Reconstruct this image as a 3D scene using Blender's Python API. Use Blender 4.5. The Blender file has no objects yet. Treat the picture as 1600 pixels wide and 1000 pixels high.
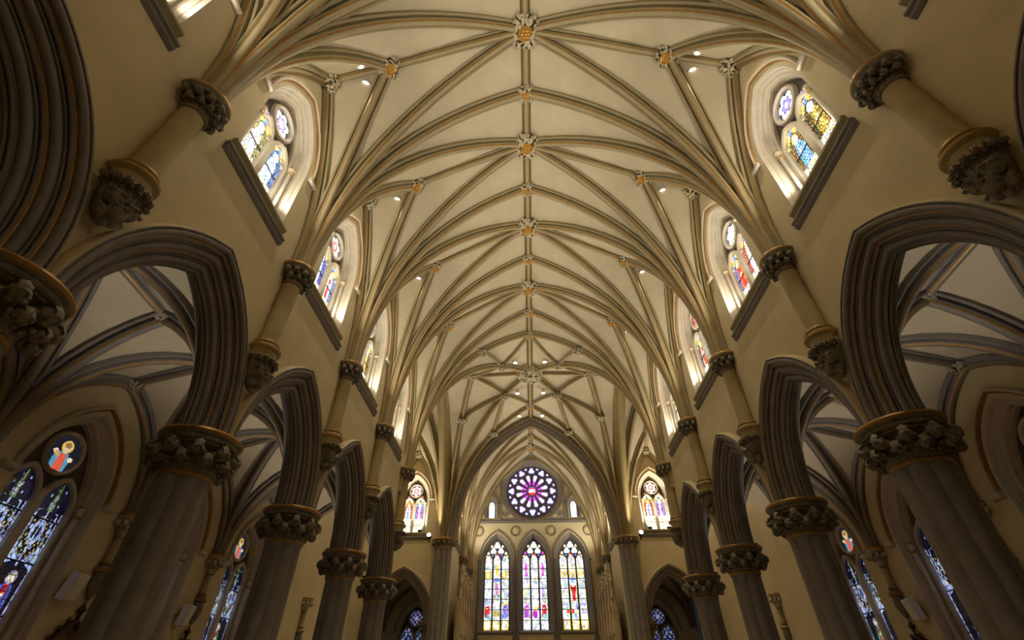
import bpy, math, random
import numpy as np
from mathutils import Vector, Matrix
pi = math.pi
R_ = math.radians
random.seed(7)
scene = bpy.context.scene
COL = scene.collection
HZ = 1.6                       # eye height: z values below are heights above the eye

# ------------------------------------------------------------------ camera
def rotm(a, b, c):
    return Matrix.Rotation(c, 3, 'Z') @ Matrix.Rotation(a, 3, 'X') @ Matrix.Rotation(b, 3, 'Y')
_M = rotm(0.69706, 0.00292, 0.03543)
cam_data = bpy.data.cameras.new('camera'); cam_data.sensor_width = 36.0
cam_data.lens = 716.187 / 1600 * 36; cam_data.clip_start = .05; cam_data.clip_end = 200
cam = bpy.data.objects.new('camera', cam_data); COL.objects.link(cam)
_r, _f, _u = _M.col[0], _M.col[1], _M.col[2]
cam.matrix_world = Matrix(((_r.x, _u.x, -_f.x, -.283), (_r.y, _u.y, -_f.y, 0), (_r.z, _u.z, -_f.z, HZ), (0, 0, 0, 1)))
scene.camera = cam
# ------------------------------------------------------------------ world, exposure
world = bpy.data.worlds.new('world'); scene.world = world; world.use_nodes = True
world.node_tree.nodes['Background'].inputs[0].default_value = (.55, .65, .8, 1)
world.node_tree.nodes['Background'].inputs[1].default_value = .02
vs = scene.view_settings
vs.view_transform = 'Standard'; vs.look = 'None'; vs.gamma = 1; vs.use_curve_mapping = False
vs.exposure = 0.0
FLOOD_W = 280.0                # watts of each sill floodlight
UP_W = 125.0                    # watts of each aisle uplight
DOWN_W = 750.0                 # watts of each ceiling downlight
DOWN_E = 14.0                  # emission of the ceiling downlights
GLASS_E = {'clerestory': 3.6, 'aisle': .9, 'east': 1.6, 'chapel': .35}
scene.cycles.use_denoising = True
scene.cycles.max_bounces = 4; scene.cycles.diffuse_bounces = 4; scene.cycles.glossy_bounces = 1
scene.cycles.use_adaptive_sampling = True; scene.cycles.adaptive_threshold = .05; scene.cycles.adaptive_min_samples = 12
scene.cycles.sample_clamp_indirect = 4.0

# ------------------------------------------------------------------ materials
def mat(name, c, rough=.8, metal=0, var=.12, scale=3.0, bump=.1, c2=None, fine=40):
    m = bpy.data.materials.new(name); m.use_nodes = True
    nt = m.node_tree; b = nt.nodes['Principled BSDF']
    b.inputs['Roughness'].default_value = rough; b.inputs['Metallic'].default_value = metal
    tc = nt.nodes.new('ShaderNodeTexCoord')
    n1 = nt.nodes.new('ShaderNodeTexNoise'); n1.inputs['Scale'].default_value = scale; n1.inputs['Detail'].default_value = 3
    n1.inputs['Roughness'].default_value = .65
    r = nt.nodes.new('ShaderNodeValToRGB')
    c2 = c2 or tuple(x * (1 - 2 * var) for x in c)
    r.color_ramp.elements[0].position = .3; r.color_ramp.elements[1].position = .7
    r.color_ramp.elements[0].color = (*c2, 1); r.color_ramp.elements[1].color = (*[min(1, x * (1 + var * .5)) for x in c], 1)
    nt.links.new(tc.outputs['Object'], n1.inputs['Vector']); nt.links.new(n1.outputs['Fac'], r.inputs['Fac'])
    nt.links.new(r.outputs['Color'], b.inputs['Base Color'])
    if bump:
        n2 = nt.nodes.new('ShaderNodeTexNoise'); n2.inputs['Scale'].default_value = fine; n2.inputs['Detail'].default_value = 3
        bp = nt.nodes.new('ShaderNodeBump'); bp.inputs['Strength'].default_value = bump; bp.inputs['Distance'].default_value = .02
        nt.links.new(tc.outputs['Object'], n2.inputs['Vector']); nt.links.new(n2.outputs['Fac'], bp.inputs['Height'])
        nt.links.new(bp.outputs['Normal'], b.inputs['Normal'])
    return m
def emis(name, c, s):
    m = bpy.data.materials.new(name); m.use_nodes = True; nt = m.node_tree
    nt.nodes.remove(nt.nodes['Principled BSDF']); e = nt.nodes.new('ShaderNodeEmission')
    e.inputs[0].default_value = (*c, 1); e.inputs[1].default_value = s
    nt.links.new(e.outputs[0], nt.nodes['Material Output'].inputs[0]); return m
def glassmat(name, s):
    m = bpy.data.materials.new(name); m.use_nodes = True; nt = m.node_tree
    b = nt.nodes['Principled BSDF']; b.inputs['Roughness'].default_value = .25
    b.inputs['Base Color'].default_value = (.01, .01, .01, 1)
    a = nt.nodes.new('ShaderNodeAttribute'); a.attribute_name = 'Col'
    nt.links.new(a.outputs['Color'], b.inputs['Emission Color']); b.inputs['Emission Strength'].default_value = s
    m.cycles.emission_sampling = 'FRONT_BACK' if 'clerestory' in name else 'NONE'
    return m
M = dict(
    web=mat('cream_vault_plaster', (.60, .515, .37), .9, var=.05, scale=1.2, bump=0),
    wall=mat('beige_wall_plaster', (.66, .55, .34), .9, var=.06, scale=.9, bump=0),
    rib=mat('ochre_painted_rib', (.30, .24, .115), .75, var=.08, scale=2),
    riblight=mat('pale_rib_roll', (.37, .305, .18), .7, var=.06, scale=2),
    stone=mat('grey_brown_moulded_stone', (.235, .21, .19), .75, var=.10, scale=2.5),
    pale=mat('pale_window_stone', (.60, .53, .42), .8, var=.06, scale=3),
    shaft=mat('ochre_wall_shaft', (.46, .37, .19), .7, var=.07, scale=2),
    carve=mat('carved_grey_green_stone', (.26, .225, .16), .75, var=.25, scale=9, bump=.3),
    crevice_shade=mat('crevice_shade_carving_ground', (.10, .085, .05), .85, var=.2),  # boss dome coloured dark to imitate shade in the crevices between leaves
    boss=mat('carved_cream_stone', (.60, .52, .36), .75, var=.2, scale=10, bump=.3),
    gold=mat('dull_gilding', (.44, .25, .075), .5, .55, var=.15, scale=6, bump=.05),
    goldb=mat('bright_gilding', (.80, .42, .07), .38, .6, var=.2, scale=14, bump=.1),
    dark=mat('dark_tracery_stone', (.13, .11, .09), .8, var=.15),
    lead=mat('black_iron_bar', (.02, .02, .02), .6, var=.1),
    floor=mat('brown_stone_floor', (.42, .33, .21), .6, var=.2, scale=1),
    screen=mat('cream_gilt_carving', (.62, .50, .30), .6, var=.3, scale=12, bump=.3),
    white=mat('white_painted_metal', (.75, .72, .66), .5, var=.02, bump=0),
    wood=mat('dark_carved_wood', (.08, .045, .02), .6, var=.2, scale=8),
    paint=mat('brown_painted_panel', (.30, .13, .05), .5, var=.45, scale=5),
    black=mat('black_metal', (.03, .03, .03), .5, var=.1, bump=0),
    lamp=emis('lit_lamp_lens', (1, .93, .78), DOWN_E),
)
M['lamp'].cycles.emission_sampling = 'NONE'
for k, s in GLASS_E.items(): M['glass_' + k] = glassmat('stained_glass_' + k, s)

# ------------------------------------------------------------------ mesh builder
class MB:
    def __init__(s): s.v = []; s.f = []; s.m = []
    def add(s, vs, fs, mi=0):
        o = len(s.v); s.v += [tuple(p) for p in vs]
        s.f += [tuple(i + o for i in f) for f in fs]
        s.m += (mi if isinstance(mi, list) else [mi] * len(fs)); return s
    def box(s, a, b, mi=0):
        (x0, y0, z0), (x1, y1, z1) = a, b
        return s.add([(x0, y0, z0), (x1, y0, z0), (x1, y1, z0), (x0, y1, z0), (x0, y0, z1), (x1, y0, z1), (x1, y1, z1), (x0, y1, z1)],
              [(0, 3, 2, 1), (4, 5, 6, 7), (0, 1, 5, 4), (1, 2, 6, 5), (2, 3, 7, 6), (3, 0, 4, 7)], mi)
    def rings(s, rings, closed=True, caps=False, segm=None):
        n = len(rings[0]); vs = [p for r in rings for p in r]; fs = []; ms = []
        for i in range(len(rings) - 1):
            for j in range(n if closed else n - 1):
                k = (j + 1) % n
                fs.append((i * n + j, i * n + k, (i + 1) * n + k, (i + 1) * n + j)); ms.append(segm[j] if segm else 0)
        if caps:
            fs.append(tuple(range(n))[::-1]); ms.append(0); fs.append(tuple((len(rings) - 1) * n + j for j in range(n))); ms.append(0)
        return s.add(vs, fs, ms)
    def lathe(s, prof, c=(0, 0, 0), n=24, segm=None, lobe=None, caps=False, a0=0, a1=2 * pi):
        rs = []; full = abs(a1 - a0 - 2 * pi) < 1e-6
        cnt = n if full else n + 1
        for r, z in prof:
            ring = []
            for j in range(cnt):
                a = a0 + (a1 - a0) * j / n; q = r * (lobe(a) if lobe else 1)
                ring.append((c[0] + q * math.cos(a), c[1] + q * math.sin(a), c[2] + z))
            rs.append(ring)
        nn = len(s.f); s.rings(rs, full, caps)
        if segm:
            per = n
            for i in range(len(prof) - 1):
                for j in range(per): s.m[nn + i * per + j] = segm[i]
        return s
    def tube(s, path, r, n=8, caps=True, mi=0):
        rs = []; P = [Vector(p) for p in path]; prev = None
        for i, p in enumerate(P):
            t = (P[min(i + 1, len(P) - 1)] - P[max(i - 1, 0)]).normalized()
            a = prev if prev is not None else (Vector((0, 0, 1)) if abs(t.z) < .9 else Vector((1, 0, 0)))
            u = (a - t * a.dot(t)).normalized(); prev = u; w = t.cross(u)
            rr = r[i] if isinstance(r, (list, tuple)) else r
            rs.append([p + (u * math.cos(2 * pi * j / n) + w * math.sin(2 * pi * j / n)) * rr for j in range(n)])
        k = len(s.f); s.rings(rs, True, caps)
        for i in range(k, len(s.f)): s.m[i] = mi
        return s
    def ball(s, c, r, n=10, sq=(1, 1, 1), mi=0):
        rs = []
        for i in range(n // 2 + 1):
            a = pi * i / (n // 2) ; q = max(math.sin(a), .02)
            rs.append([(c[0] + r * sq[0] * q * math.cos(2 * pi * j / n), c[1] + r * sq[1] * q * math.sin(2 * pi * j / n), c[2] - r * sq[2] * math.cos(a)) for j in range(n)])
        k = len(s.f); s.rings(rs, True)
        for i in range(k, len(s.f)): s.m[i] = mi
        return s
    def prism_x(s, poly, x0, x1, segm=None):     # poly of (y,z) swept along x, capped
        return s.rings([[(x0, y, z) for y, z in poly], [(x1, y, z) for y, z in poly]], True, True, segm)
    def xf(s, m):
        s.v = [tuple(m @ Vector(p)) for p in s.v]; return s
    def join(s, o, m=None, mi=None):
        vs = [m @ Vector(p) for p in o.v] if m is not None else o.v
        return s.add(vs, o.f, [mi] * len(o.f) if mi is not None else list(o.m))
    def mesh(s, name, mats, org=(0, 0, 0), angle=38):
        me = bpy.data.meshes.new(name)
        me.from_pydata([(x - org[0], y - org[1], z - org[2]) for x, y, z in s.v], [], s.f)
        if not isinstance(mats, (list, tuple)): mats = [mats]
        for m in mats: me.materials.append(M[m] if isinstance(m, str) else m)
        me.polygons.foreach_set('material_index', s.m)
        me.shade_smooth(); me.set_sharp_from_angle(angle=R_(angle)); me.update()
        return me

ORG = {}
def newobj(name, data, parent=None):
    o = bpy.data.objects.new(name, data); COL.objects.link(o)
    if parent is not None: o.parent = parent
    return o
def tag(o, label=None, cat=None, group=None, kind=None):
    if label: o['label'] = label
    if cat: o['category'] = cat
    if group: o['group'] = group
    if kind: o['kind'] = kind
    return o
class Thing:
    def __init__(s, name, org=(0, 0, 0)):
        s.org = org; s.root = newobj(name, None); s.root.empty_display_size = .2; ORG[s.root.name] = org
    def part(s, name, mb, mats, parent=None, angle=38, label=None):
        p = parent or s.root
        me = mb.mesh(name, mats, s.org, angle) if isinstance(mb, MB) else mb
        o = newobj(name, me, p)
        if label: o['label'] = label
        return o
    def inst(s, name, me, loc, rz=0, parent=None, rot=None, sc=1):
        o = newobj(name, me, parent or s.root); o.location = [loc[i] - s.org[i] for i in range(3)]
        o.rotation_euler = rot or (0, 0, rz); o.scale = (sc, sc, sc) if not isinstance(sc, tuple) else sc; return o
def single(name, mb, mats, org=(0, 0, 0), angle=38):
    o = newobj(name, mb.mesh(name, mats, org, angle)); ORG[o.name] = org; return o
def copy_tree(o, parent=None):
    c = o.copy(); COL.objects.link(c); c.parent = parent
    for ch in list(o.children): copy_tree(ch, c)
    return c
def place(root, frame, org=None):
    rz, cx, cy = frame; ox, oy, oz = org or ORG[root.name]
    c, s = math.cos(rz), math.sin(rz)
    root.location = (cx + c * ox - s * oy, cy + s * ox + c * oy, oz + HZ); root.rotation_euler = (0, 0, rz)
    return root
class Proto:                       # first use places the original, later uses place copies
    def __init__(s, root): s.root = root; s.org = ORG[root.name]; s.used = False
    def put(s, frame, label=None, cat=None, group=None, kind=None, org=None):
        r = copy_tree(s.root) if s.used else s.root
        s.used = True; place(r, frame, org or s.org); tag(r, label, cat, group, kind); return r

# local frames: x along the wall, y outwards from the room's centre line
Y0, B = 3.588, 4.2027
S = lambda k: Y0 + B * k
C_ = lambda j: Y0 + B * (j + .5)
YX, XT = 26.2, 8.3                                # crossing centre, transept bay centre
def FR(side, y): return (pi / 2, 0, y) if side == 'L' else (-pi / 2, 0, y)
FT = {'L': (0, -XT, YX), 'R': (0, XT, YX)}
FW = {'L': (pi, -XT, YX), 'R': (pi, XT, YX)}
SIDE = {'L': 'left', 'R': 'right'}
WALL, ARC, COLX, ZC = 6.05, 5.85, 6.35, 8.25
ZS, DA, HA = 3.75, 2.05, 2.97                     # arcade springing, half span, rise

# ------------------------------------------------------------------ arches
def arc_par(d, h): R0 = (d * d + h * h) / (2 * d); return R0, R0 - d
def arch_line(d, h, zs, off=0, n=10, leg=None, xc=0):
    R0, e = arc_par(d, h); R = R0 - off; pm = math.acos(max(-1, min(1, e / R))); L = []
    if leg is not None: L.append((-(d - off), leg))
    for i in range(n + 1):
        a = pm * i / n; L.append((e - R * math.cos(a), zs + R * math.sin(a)))
    Rr = [(-x, z) for x, z in L[:-1]][::-1]
    return [(x + xc, z) for x, z in L + Rr]
def arch_top(x, d, h, zs, off=0):
    R0, e = arc_par(d, h); R = R0 - off; q = R * R - (abs(x) + e) ** 2
    return zs + math.sqrt(max(q, 0))
def arch_sweep(mb, prof, d, h, zs, n=12, leg=None, segm=None, xc=0):
    lines = [arch_line(d, h, zs, o, n, leg, xc) for w, o in prof]
    rs = [[(lines[j][i][0], prof[j][0], lines[j][i][1]) for j in range(len(prof))] for i in range(len(lines[0]))]
    return mb.rings(rs, False, False, segm)
def ring_sweep(mb, prof, xc, zc, n=40, segm=None, a0=0, a1=2 * pi):   # prof (y depth, radius)
    rs = [[(xc + r * math.cos(a0 + (a1 - a0) * i / n), y, zc + r * math.sin(a0 + (a1 - a0) * i / n)) for y, r in prof] for i in range(n + 1)]
    return mb.rings(rs, False, False, segm)
def strip_wall(mb, x0, x1, z0, z1, y, ops, step=.1, mi=0):
    """wall face at depth y with openings: ('a',xc,d,zb,zs,h) pointed, ('c',xc,zc,r) round"""
    xs = {x0, x1}
    n = max(1, int((x1 - x0) / step))
    for i in range(n + 1): xs.add(x0 + (x1 - x0) * i / n)
    for o in ops:
        rr = o[2] if o[0] == 'a' else o[3]
        xs |= {o[1] - rr, o[1], o[1] + rr}
    xs = sorted(x for x in xs if x0 - 1e-6 <= x <= x1 + 1e-6)
    def span(o, x):
        if o[0] == 'a':
            return o[3], arch_top(x - o[1], o[2], o[5], o[4])
        q = math.sqrt(max(o[3] ** 2 - (x - o[1]) ** 2, 0)); return o[2] - q, o[2] + q
    for a, b in zip(xs, xs[1:]):
        if b - a < 1e-5: continue
        m = (a + b) / 2
        act = [o for o in ops if abs(m - o[1]) < (o[2] if o[0] == 'a' else o[3])]
        act.sort(key=lambda o: span(o, m)[0]); la, lb = z0, z0
        for o in act:
            (ba, ta), (bb, tb) = span(o, a), span(o, b)
            if ba > la + 1e-4 or bb > lb + 1e-4:
                mb.add([(a, y, la), (b, y, lb), (b, y, bb), (a, y, ba)], [(0, 1, 2, 3)], mi)
            la, lb = ta, tb
        mb.add([(a, y, la), (b, y, lb), (b, y, z1), (a, y, z1)], [(0, 1, 2, 3)], mi)
    return mb

# ------------------------------------------------------------------ ribs and webs
RIBP = [(-.22, -.06), (-.22, .07), (-.185, .095), (-.15, .085), (-.135, .03), (-.115, .04), (-.105, .13), (-.115, .165), (-.095, .205), (-.06, .25), (-.02, .265),
        (.02, .265), (.06, .25), (.095, .205), (.115, .165), (.105, .13), (.115, .04), (.135, .03), (.15, .085), (.185, .095), (.22, .07), (.22, -.06)]
RIBM = [0, 2, 2, 0, 0, 0, 0, 2, 1, 2, 2, 2, 1, 2, 0, 0, 0, 0, 2, 2, 0]
RIBMATS = ['rib', 'gold', 'riblight']
def rib_pts(p0, p1, n=14):
    p0, p1 = Vector(p0), Vector(p1); q = p1 - p0; d = math.hypot(q.x, q.y); h = q.z
    pd = Vector((q.x / d, q.y / d, 0)); r = (d * d + h * h) / (2 * d); th = math.atan2(h, r - d); out = []
    for i in range(n + 1):
        a = th * i / n
        out.append((p0 + pd * (r * (1 - math.cos(a))) + Vector((0, 0, r * math.sin(a))), pd * math.cos(a) - Vector((0, 0, math.sin(a)))))
    return out, pd.cross(Vector((0, 0, 1)))
def sweep_rib(mb, pts, L, sc=1.0, prof=RIBP, segm=RIBM, dv=0):
    rs = [[p + L * (u * sc) + N * (v * sc + dv) for u, v in prof] for p, N in pts]
    return mb.rings(rs, False, False, segm)
def arc_rib(p0, p1, n=14, sc=1.0):
    pts, L = rib_pts(p0, p1, n); return sweep_rib(MB(), pts, L, sc)
def line_rib(P, sc=1.0):                        # free polyline on the vault, hanging down
    P = [Vector(p) for p in P]; t = (P[-1] - P[0]); pd = Vector((t.x, t.y, 0)).normalized(); L = pd.cross(Vector((0, 0, 1)))
    pts = []
    for i, p in enumerate(P):
        T = (P[min(i + 1, len(P) - 1)] - P[max(i - 1, 0)]).normalized(); N = L.cross(T)
        if N.z > 0: N = -N
        pts.append((p, N))
    return sweep_rib(MB(), pts, L, sc)
def ruled(mb, A, Bp, m=4, sag=0.0):
    rs = []
    for (a, na), (b, nb) in zip(A, Bp):
        row = []
        for j in range(m + 1):
            s = j / m; p = a.lerp(b, s) - (na.lerp(nb, s)) * (sag * 4 * s * (1 - s) * (a - b).length)
            row.append(p)
        rs.append(row)
    return mb.rings(rs, False, False)

# ------------------------------------------------------------------ carved leaves
def leaf_strip(path, widths, th=.03, mi=0):     # path of (r,z); strip lies across +y
    rs = []; n = len(path)
    for i, (r, z) in enumerate(path):
        r0, z0 = path[max(i - 1, 0)]; r1, z1 = path[min(i + 1, n - 1)]
        t = Vector((r1 - r0, 0, z1 - z0)).normalized(); nn = Vector((t.z, 0, -t.x)); w = widths[i]; p = Vector((r, 0, z)); y = Vector((0, 1, 0))
        rs.append([p - y * w, p - y * w * .5 + nn * th, p + nn * th * .3, p + y * w * .5 + nn * th, p + y * w, p - nn * th])
    return MB().rings(rs, True, True)
def crocket_path(r0, z0, hgt, out, cr, turns=1.1, n=7):
    P = [(r0, z0), (r0 + out * .15, z0 + hgt * .45), (r0 + out * .55, z0 + hgt * .85)]
    cx, cz = r0 + out, z0 + hgt - cr
    for i in range(n):
        a = R_(110) - 2 * pi * turns * i / (n - 1); q = cr * (1 - .55 * i / (n - 1))
        P.append((cx + q * math.cos(a), cz + q * math.sin(a)))
    return P
def crocket(r0, z0, hgt, out, cr, w, th=.03, n=10):
    P = crocket_path(r0, z0, hgt, out, cr, n=n); k = len(P)
    W = [w * (.55 + .45 * math.sin(pi * min(1, (i + 1) / (k * .55)))) if i < k * .55 else w * (1 - .75 * (i - k * .55) / (k * .45)) for i in range(k)]
    W = [q * (1 if i < 2 else .68) for i, q in enumerate(W)]
    mb = leaf_strip(P, W, th)
    cx, cz = r0 + out, z0 + hgt - cr; ys = min(1.15, w / cr)
    mb.ball((cx - cr * .1, 0, cz), cr * .86, 8, (1, ys, 1))
    tl = Vector((.80, 0, -.60)); up = Vector((.60, 0, .80))
    ring = [Vector((cx, 0, cz)) + tl * (cr * .62) + Vector((0, ys * cr * (.66 - .05 * q) * math.cos(q * .75), 0)) + up * (cr * (.66 - .05 * q) * math.sin(q * .75)) for q in range(12)]
    mb.tube(ring, [cr * (.30 - .014 * q) for q in range(12)], 5)
    for q in (-1, 1):
        mb.ball((r0 + out * .75, q * w * .85, z0 + hgt * .62), cr * .42, 6); mb.ball((r0 + out * .35, q * w * .8, z0 + hgt * .4), cr * .34, 6)
    return mb

def foliage(R, n_out, n_in, seed, dep=.55):     # carved boss hanging below z=0
    rnd = random.Random(seed); mb = MB()
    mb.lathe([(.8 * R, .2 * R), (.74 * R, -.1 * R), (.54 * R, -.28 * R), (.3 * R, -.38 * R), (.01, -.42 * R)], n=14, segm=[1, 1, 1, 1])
    n = n_out * 5
    for i in range(n):                                  # curled leaves spread over the dome
        cz = 1.02 - (i + .5) / n * 1.05; ph = i * 2.39996 + rnd.uniform(-.2, .2); sr = math.sqrt(max(0, 1 - cz * cz))
        if n_in >= 6 and sr < .42: continue
        nn = Vector((sr * math.cos(ph), sr * math.sin(ph), -cz)); p = Vector((nn.x * .74 * R, nn.y * .74 * R, nn.z * .40 * R))
        t = nn.cross(Vector((rnd.uniform(-1, 1), rnd.uniform(-1, 1), rnd.uniform(-.6, .6)))).normalized(); y = nn.cross(t); k = R * rnd.uniform(.85, 1.2)
        m = Matrix(((t.x, y.x, nn.x, p.x), (t.y, y.y, nn.y, p.y), (t.z, y.z, nn.z, p.z), (0, 0, 0, 1)))
        P = [(-.16, -.02), (-.05, .09), (.07, .15), (.18, .13), (.22, .05), (.16, .0), (.10, .05)]
        mb.join(leaf_strip([(a * k, b * k) for a, b in P], [q * k for q in (.05, .085, .095, .085, .075, .06, .035)], .035 * k), m)
    return mb
def medallion(R):
    mb = MB(); z = -.5 * R; r = .36 * R
    mb.lathe([(r * .8, z + .1 * R), (r * .86, z), (r, z - .04 * R), (r * 1.1, z), (r * 1.1, z + .14 * R)], n=20)
    mb.lathe([(.01, z + .01), (r * .82, z + .02)], n=20, segm=[1])
    mb.ball((0, 0, z), r * .26, 8, (1, 1, .6))
    for i in range(6):
        a = 2 * pi * i / 6
        mb.ball((r * .48 * math.cos(a), r * .48 * math.sin(a), z), r * .22, 6, (1, 1, .5))
    return mb
BOSS = {}
def boss_proto(key, R, n_out, n_in, gilt):
    t = Thing('roof_boss'); t.part('foliage', foliage(R, n_out, n_in, len(BOSS) * 13 + 5), ['boss', 'crevice_shade'])
    if gilt: t.part('medallion', medallion(R), ['goldb', 'gold'])
    BOSS[key] = [t.root, False]
def boss(key, loc, label, group, tilt=None):
    e = BOSS[key]; r = copy_tree(e[0]) if e[1] else e[0]; e[1] = True
    r.location = (loc[0], loc[1], loc[2] + HZ); r.rotation_euler = tilt or (0, 0, random.uniform(0, 6))
    return tag(r, label, 'roof boss', group)

# ================================================================== stained glass
def sdpoly(x, y, pts):
    inside = np.zeros(x.shape, bool); n = len(pts); j = n - 1
    for i in range(n):
        xi, yi = pts[i]; xj, yj = pts[j]
        c = ((yi > y) != (yj > y)) & (x < (xj - xi) * (y - yi) / (yj - yi + 1e-12) + xi)
        inside ^= c; j = i
    return inside
def paint(u, v, shapes, base):
    col = np.zeros(u.shape + (3,)); col[:] = base
    for s in shapes:
        if s[0] == 'e': k = ((u - s[1]) / s[3]) ** 2 + ((v - s[2]) / s[4]) ** 2 < 1; c = s[5]
        elif s[0] == 'r': k = (u > s[1]) & (u < s[3]) & (v > s[2]) & (v < s[4]); c = s[5]
        elif s[0] == 'p': k = sdpoly(u, v, s[1]); c = s[2]
        elif s[0] == 'd':                                       # dotted diaper inside a box
            k = (u > s[1]) & (u < s[3]) & (v > s[2]) & (v < s[4]) & (np.sin(u * s[6]) * np.sin(v * s[7]) > s[8]); c = s[5]
        col[k] = c
    return col
W_, YE, BL, DB, RD, PU, GR, SK, PB, DK = (1, 1, .96), (1, .72, .12), (.12, .28, .95), (.03, .05, .35), (.85, .03, .03), (.5, .06, .62), (.1, .5, .2), (1, .78, .55), (.45, .68, 1), (.03, .025, .03)
def saint(cx, v0, v1, robe, cloak, halo, w=.55):                # standing figure, v0..v1
    h = v1 - v0; f = lambda t: v0 + h * t
    return [('p', [(cx - w, f(0)), (cx - w * .9, f(.5)), (cx - w * .6, f(.74)), (cx + w * .6, f(.74)), (cx + w * .9, f(.5)), (cx + w * .85, f(0))], cloak),
            ('p', [(cx - w * .45, f(0)), (cx - w * .4, f(.5)), (cx - w * .25, f(.72)), (cx + w * .35, f(.72)), (cx + w * .2, f(.4)), (cx + w * .5, f(.02))], robe),
            ('e', cx, f(.86), w * .62, h * .135, halo), ('e', cx, f(.85), w * .34, h * .09, SK),
            ('p', [(cx - w * .5, f(.5)), (cx + w * .2, f(.56)), (cx + w * .25, f(.5)), (cx - w * .45, f(.44))], SK)]
def style_clerestory(var):
    rnd = random.Random(var * 31 + 3)
    sets = [(RD, (.7, .5, .2), YE, (.05, .05, .12)), (W_, PB, YE, (.05, .08, .2)),
            (W_, (.95, .95, .9), W_, (.22, .25, .1)), (PB, W_, W_, (.08, .16, .35)),
            (W_, (.8, .9, 1), W_, (.05, .08, .35)), (RD, W_, YE, (.1, .2, .5)),
            ((.25, .45, .85), (.16, .4, .8), (1, .85, .35), (.16, .11, .03)), ((.62, .45, .10), (.34, .22, .04), W_, (.06, .045, .02)),
            (RD, (.75, .12, .03), YE, (.1, .12, .3)), (W_, (.7, .85, 1), W_, (.35, .06, .05)), ((.3, .4, .9), W_, YE, (.4, .1, .05)), ((.7, .8, 1), (.55, .1, .4), W_, (.15, .2, .4))]
    robe, cloak, halo, bg = sets[var % 12]
    sh = [('d', -1, .2, 1, 1.05, (.7, .5, .08) if var % 2 else (.6, .05, .04), 14, 90, .82)] + saint(rnd.uniform(-.1, .1), .40, .90, robe, cloak, halo, .62)
    sh += [('r', -1, 0, 1, .42, W_), ('d', -1, .02, 1, .41, YE, 7, 75, .3), ('d', -1, .02, 1, .41, (.25, .4, .3), 11, 50, .8),
           ('p', [(-1, .9), (-.6, .86), (0, .97), (.6, .86), (1, .9), (1, 1.1), (-1, 1.1)], YE), ('e', 0, .95, .3, .03, BL)]
    return sh, bg
def style_aisle(var):
    rnd = random.Random(var * 17 + 1); DBK = (.008, .008, .03); LB = (.50, .62, 1.0)
    sh = [('r', -1, .44, 1, .8, DBK), ('p', [(-.95, .44), (-.95, .6), (-.35, .52), (0, .46), (.35, .52), (.95, .6), (.95, .44), (.4, .47), (-.4, .47)], LB),
          ('d', -.9, .5, .9, .76, (.7, .6, .08), 22, 190, .45), ('d', -.9, .48, .9, .78, LB, 10, 75, .72), ('e', 0, .66, .4, .085, LB), ('e', 0, .66, .22, .05, DBK), ('r', -.06, .45, .06, .8, LB),
          ('r', -.75, .46, -.66, .78, LB), ('r', .66, .46, .75, .78, LB), ('p', [(-.7, .78), (0, .84), (.7, .78), (.7, .8), (-.7, .8)], LB),
          ('r', -1, .8, 1, 1.1, DBK), ('p', [(-.22, .8), (0, 1.0), (.22, .8)], (.2, .35, .08)), ('p', [(-.1, .81), (0, .93), (.1, .81)], (.6, .6, .9)),
          ('d', -.5, .8, .5, .95, LB, 12, 90, .8)]
    up = lambda v: .60 + (v - .44) * .72
    def sh_up(q):
        if q[0] == 'p': return ('p', [(a, up(b)) for a, b in q[1]], q[2])
        if q[0] == 'e': return ('e', q[1], up(q[2]), q[3], q[4] * .72, q[5])
        return (q[0], q[1], up(q[2]), q[3], up(q[4])) + q[5:]
    sh = [sh_up(q) for q in sh]
    robes = [(RD, (.1, .12, .55)), ((.12, .35, .5), RD), ((.5, .1, .05), (.05, .3, .25)), ((.1, .1, .5), (.6, .45, .1))]
    for i in range(3):
        a, b = robes[(var + i) % 4]
        sh += saint(rnd.uniform(-.4, .4), .02 + i * .18, .24 + i * .175, a, b, (.75, .6, .25) if i == 1 else (.5, .5, .7), .5)
    sh += [('r', -1, 0, -.88, .86, LB), ('r', .88, 0, 1, .86, LB)]
    return sh, (.02, .015, .02)
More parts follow.
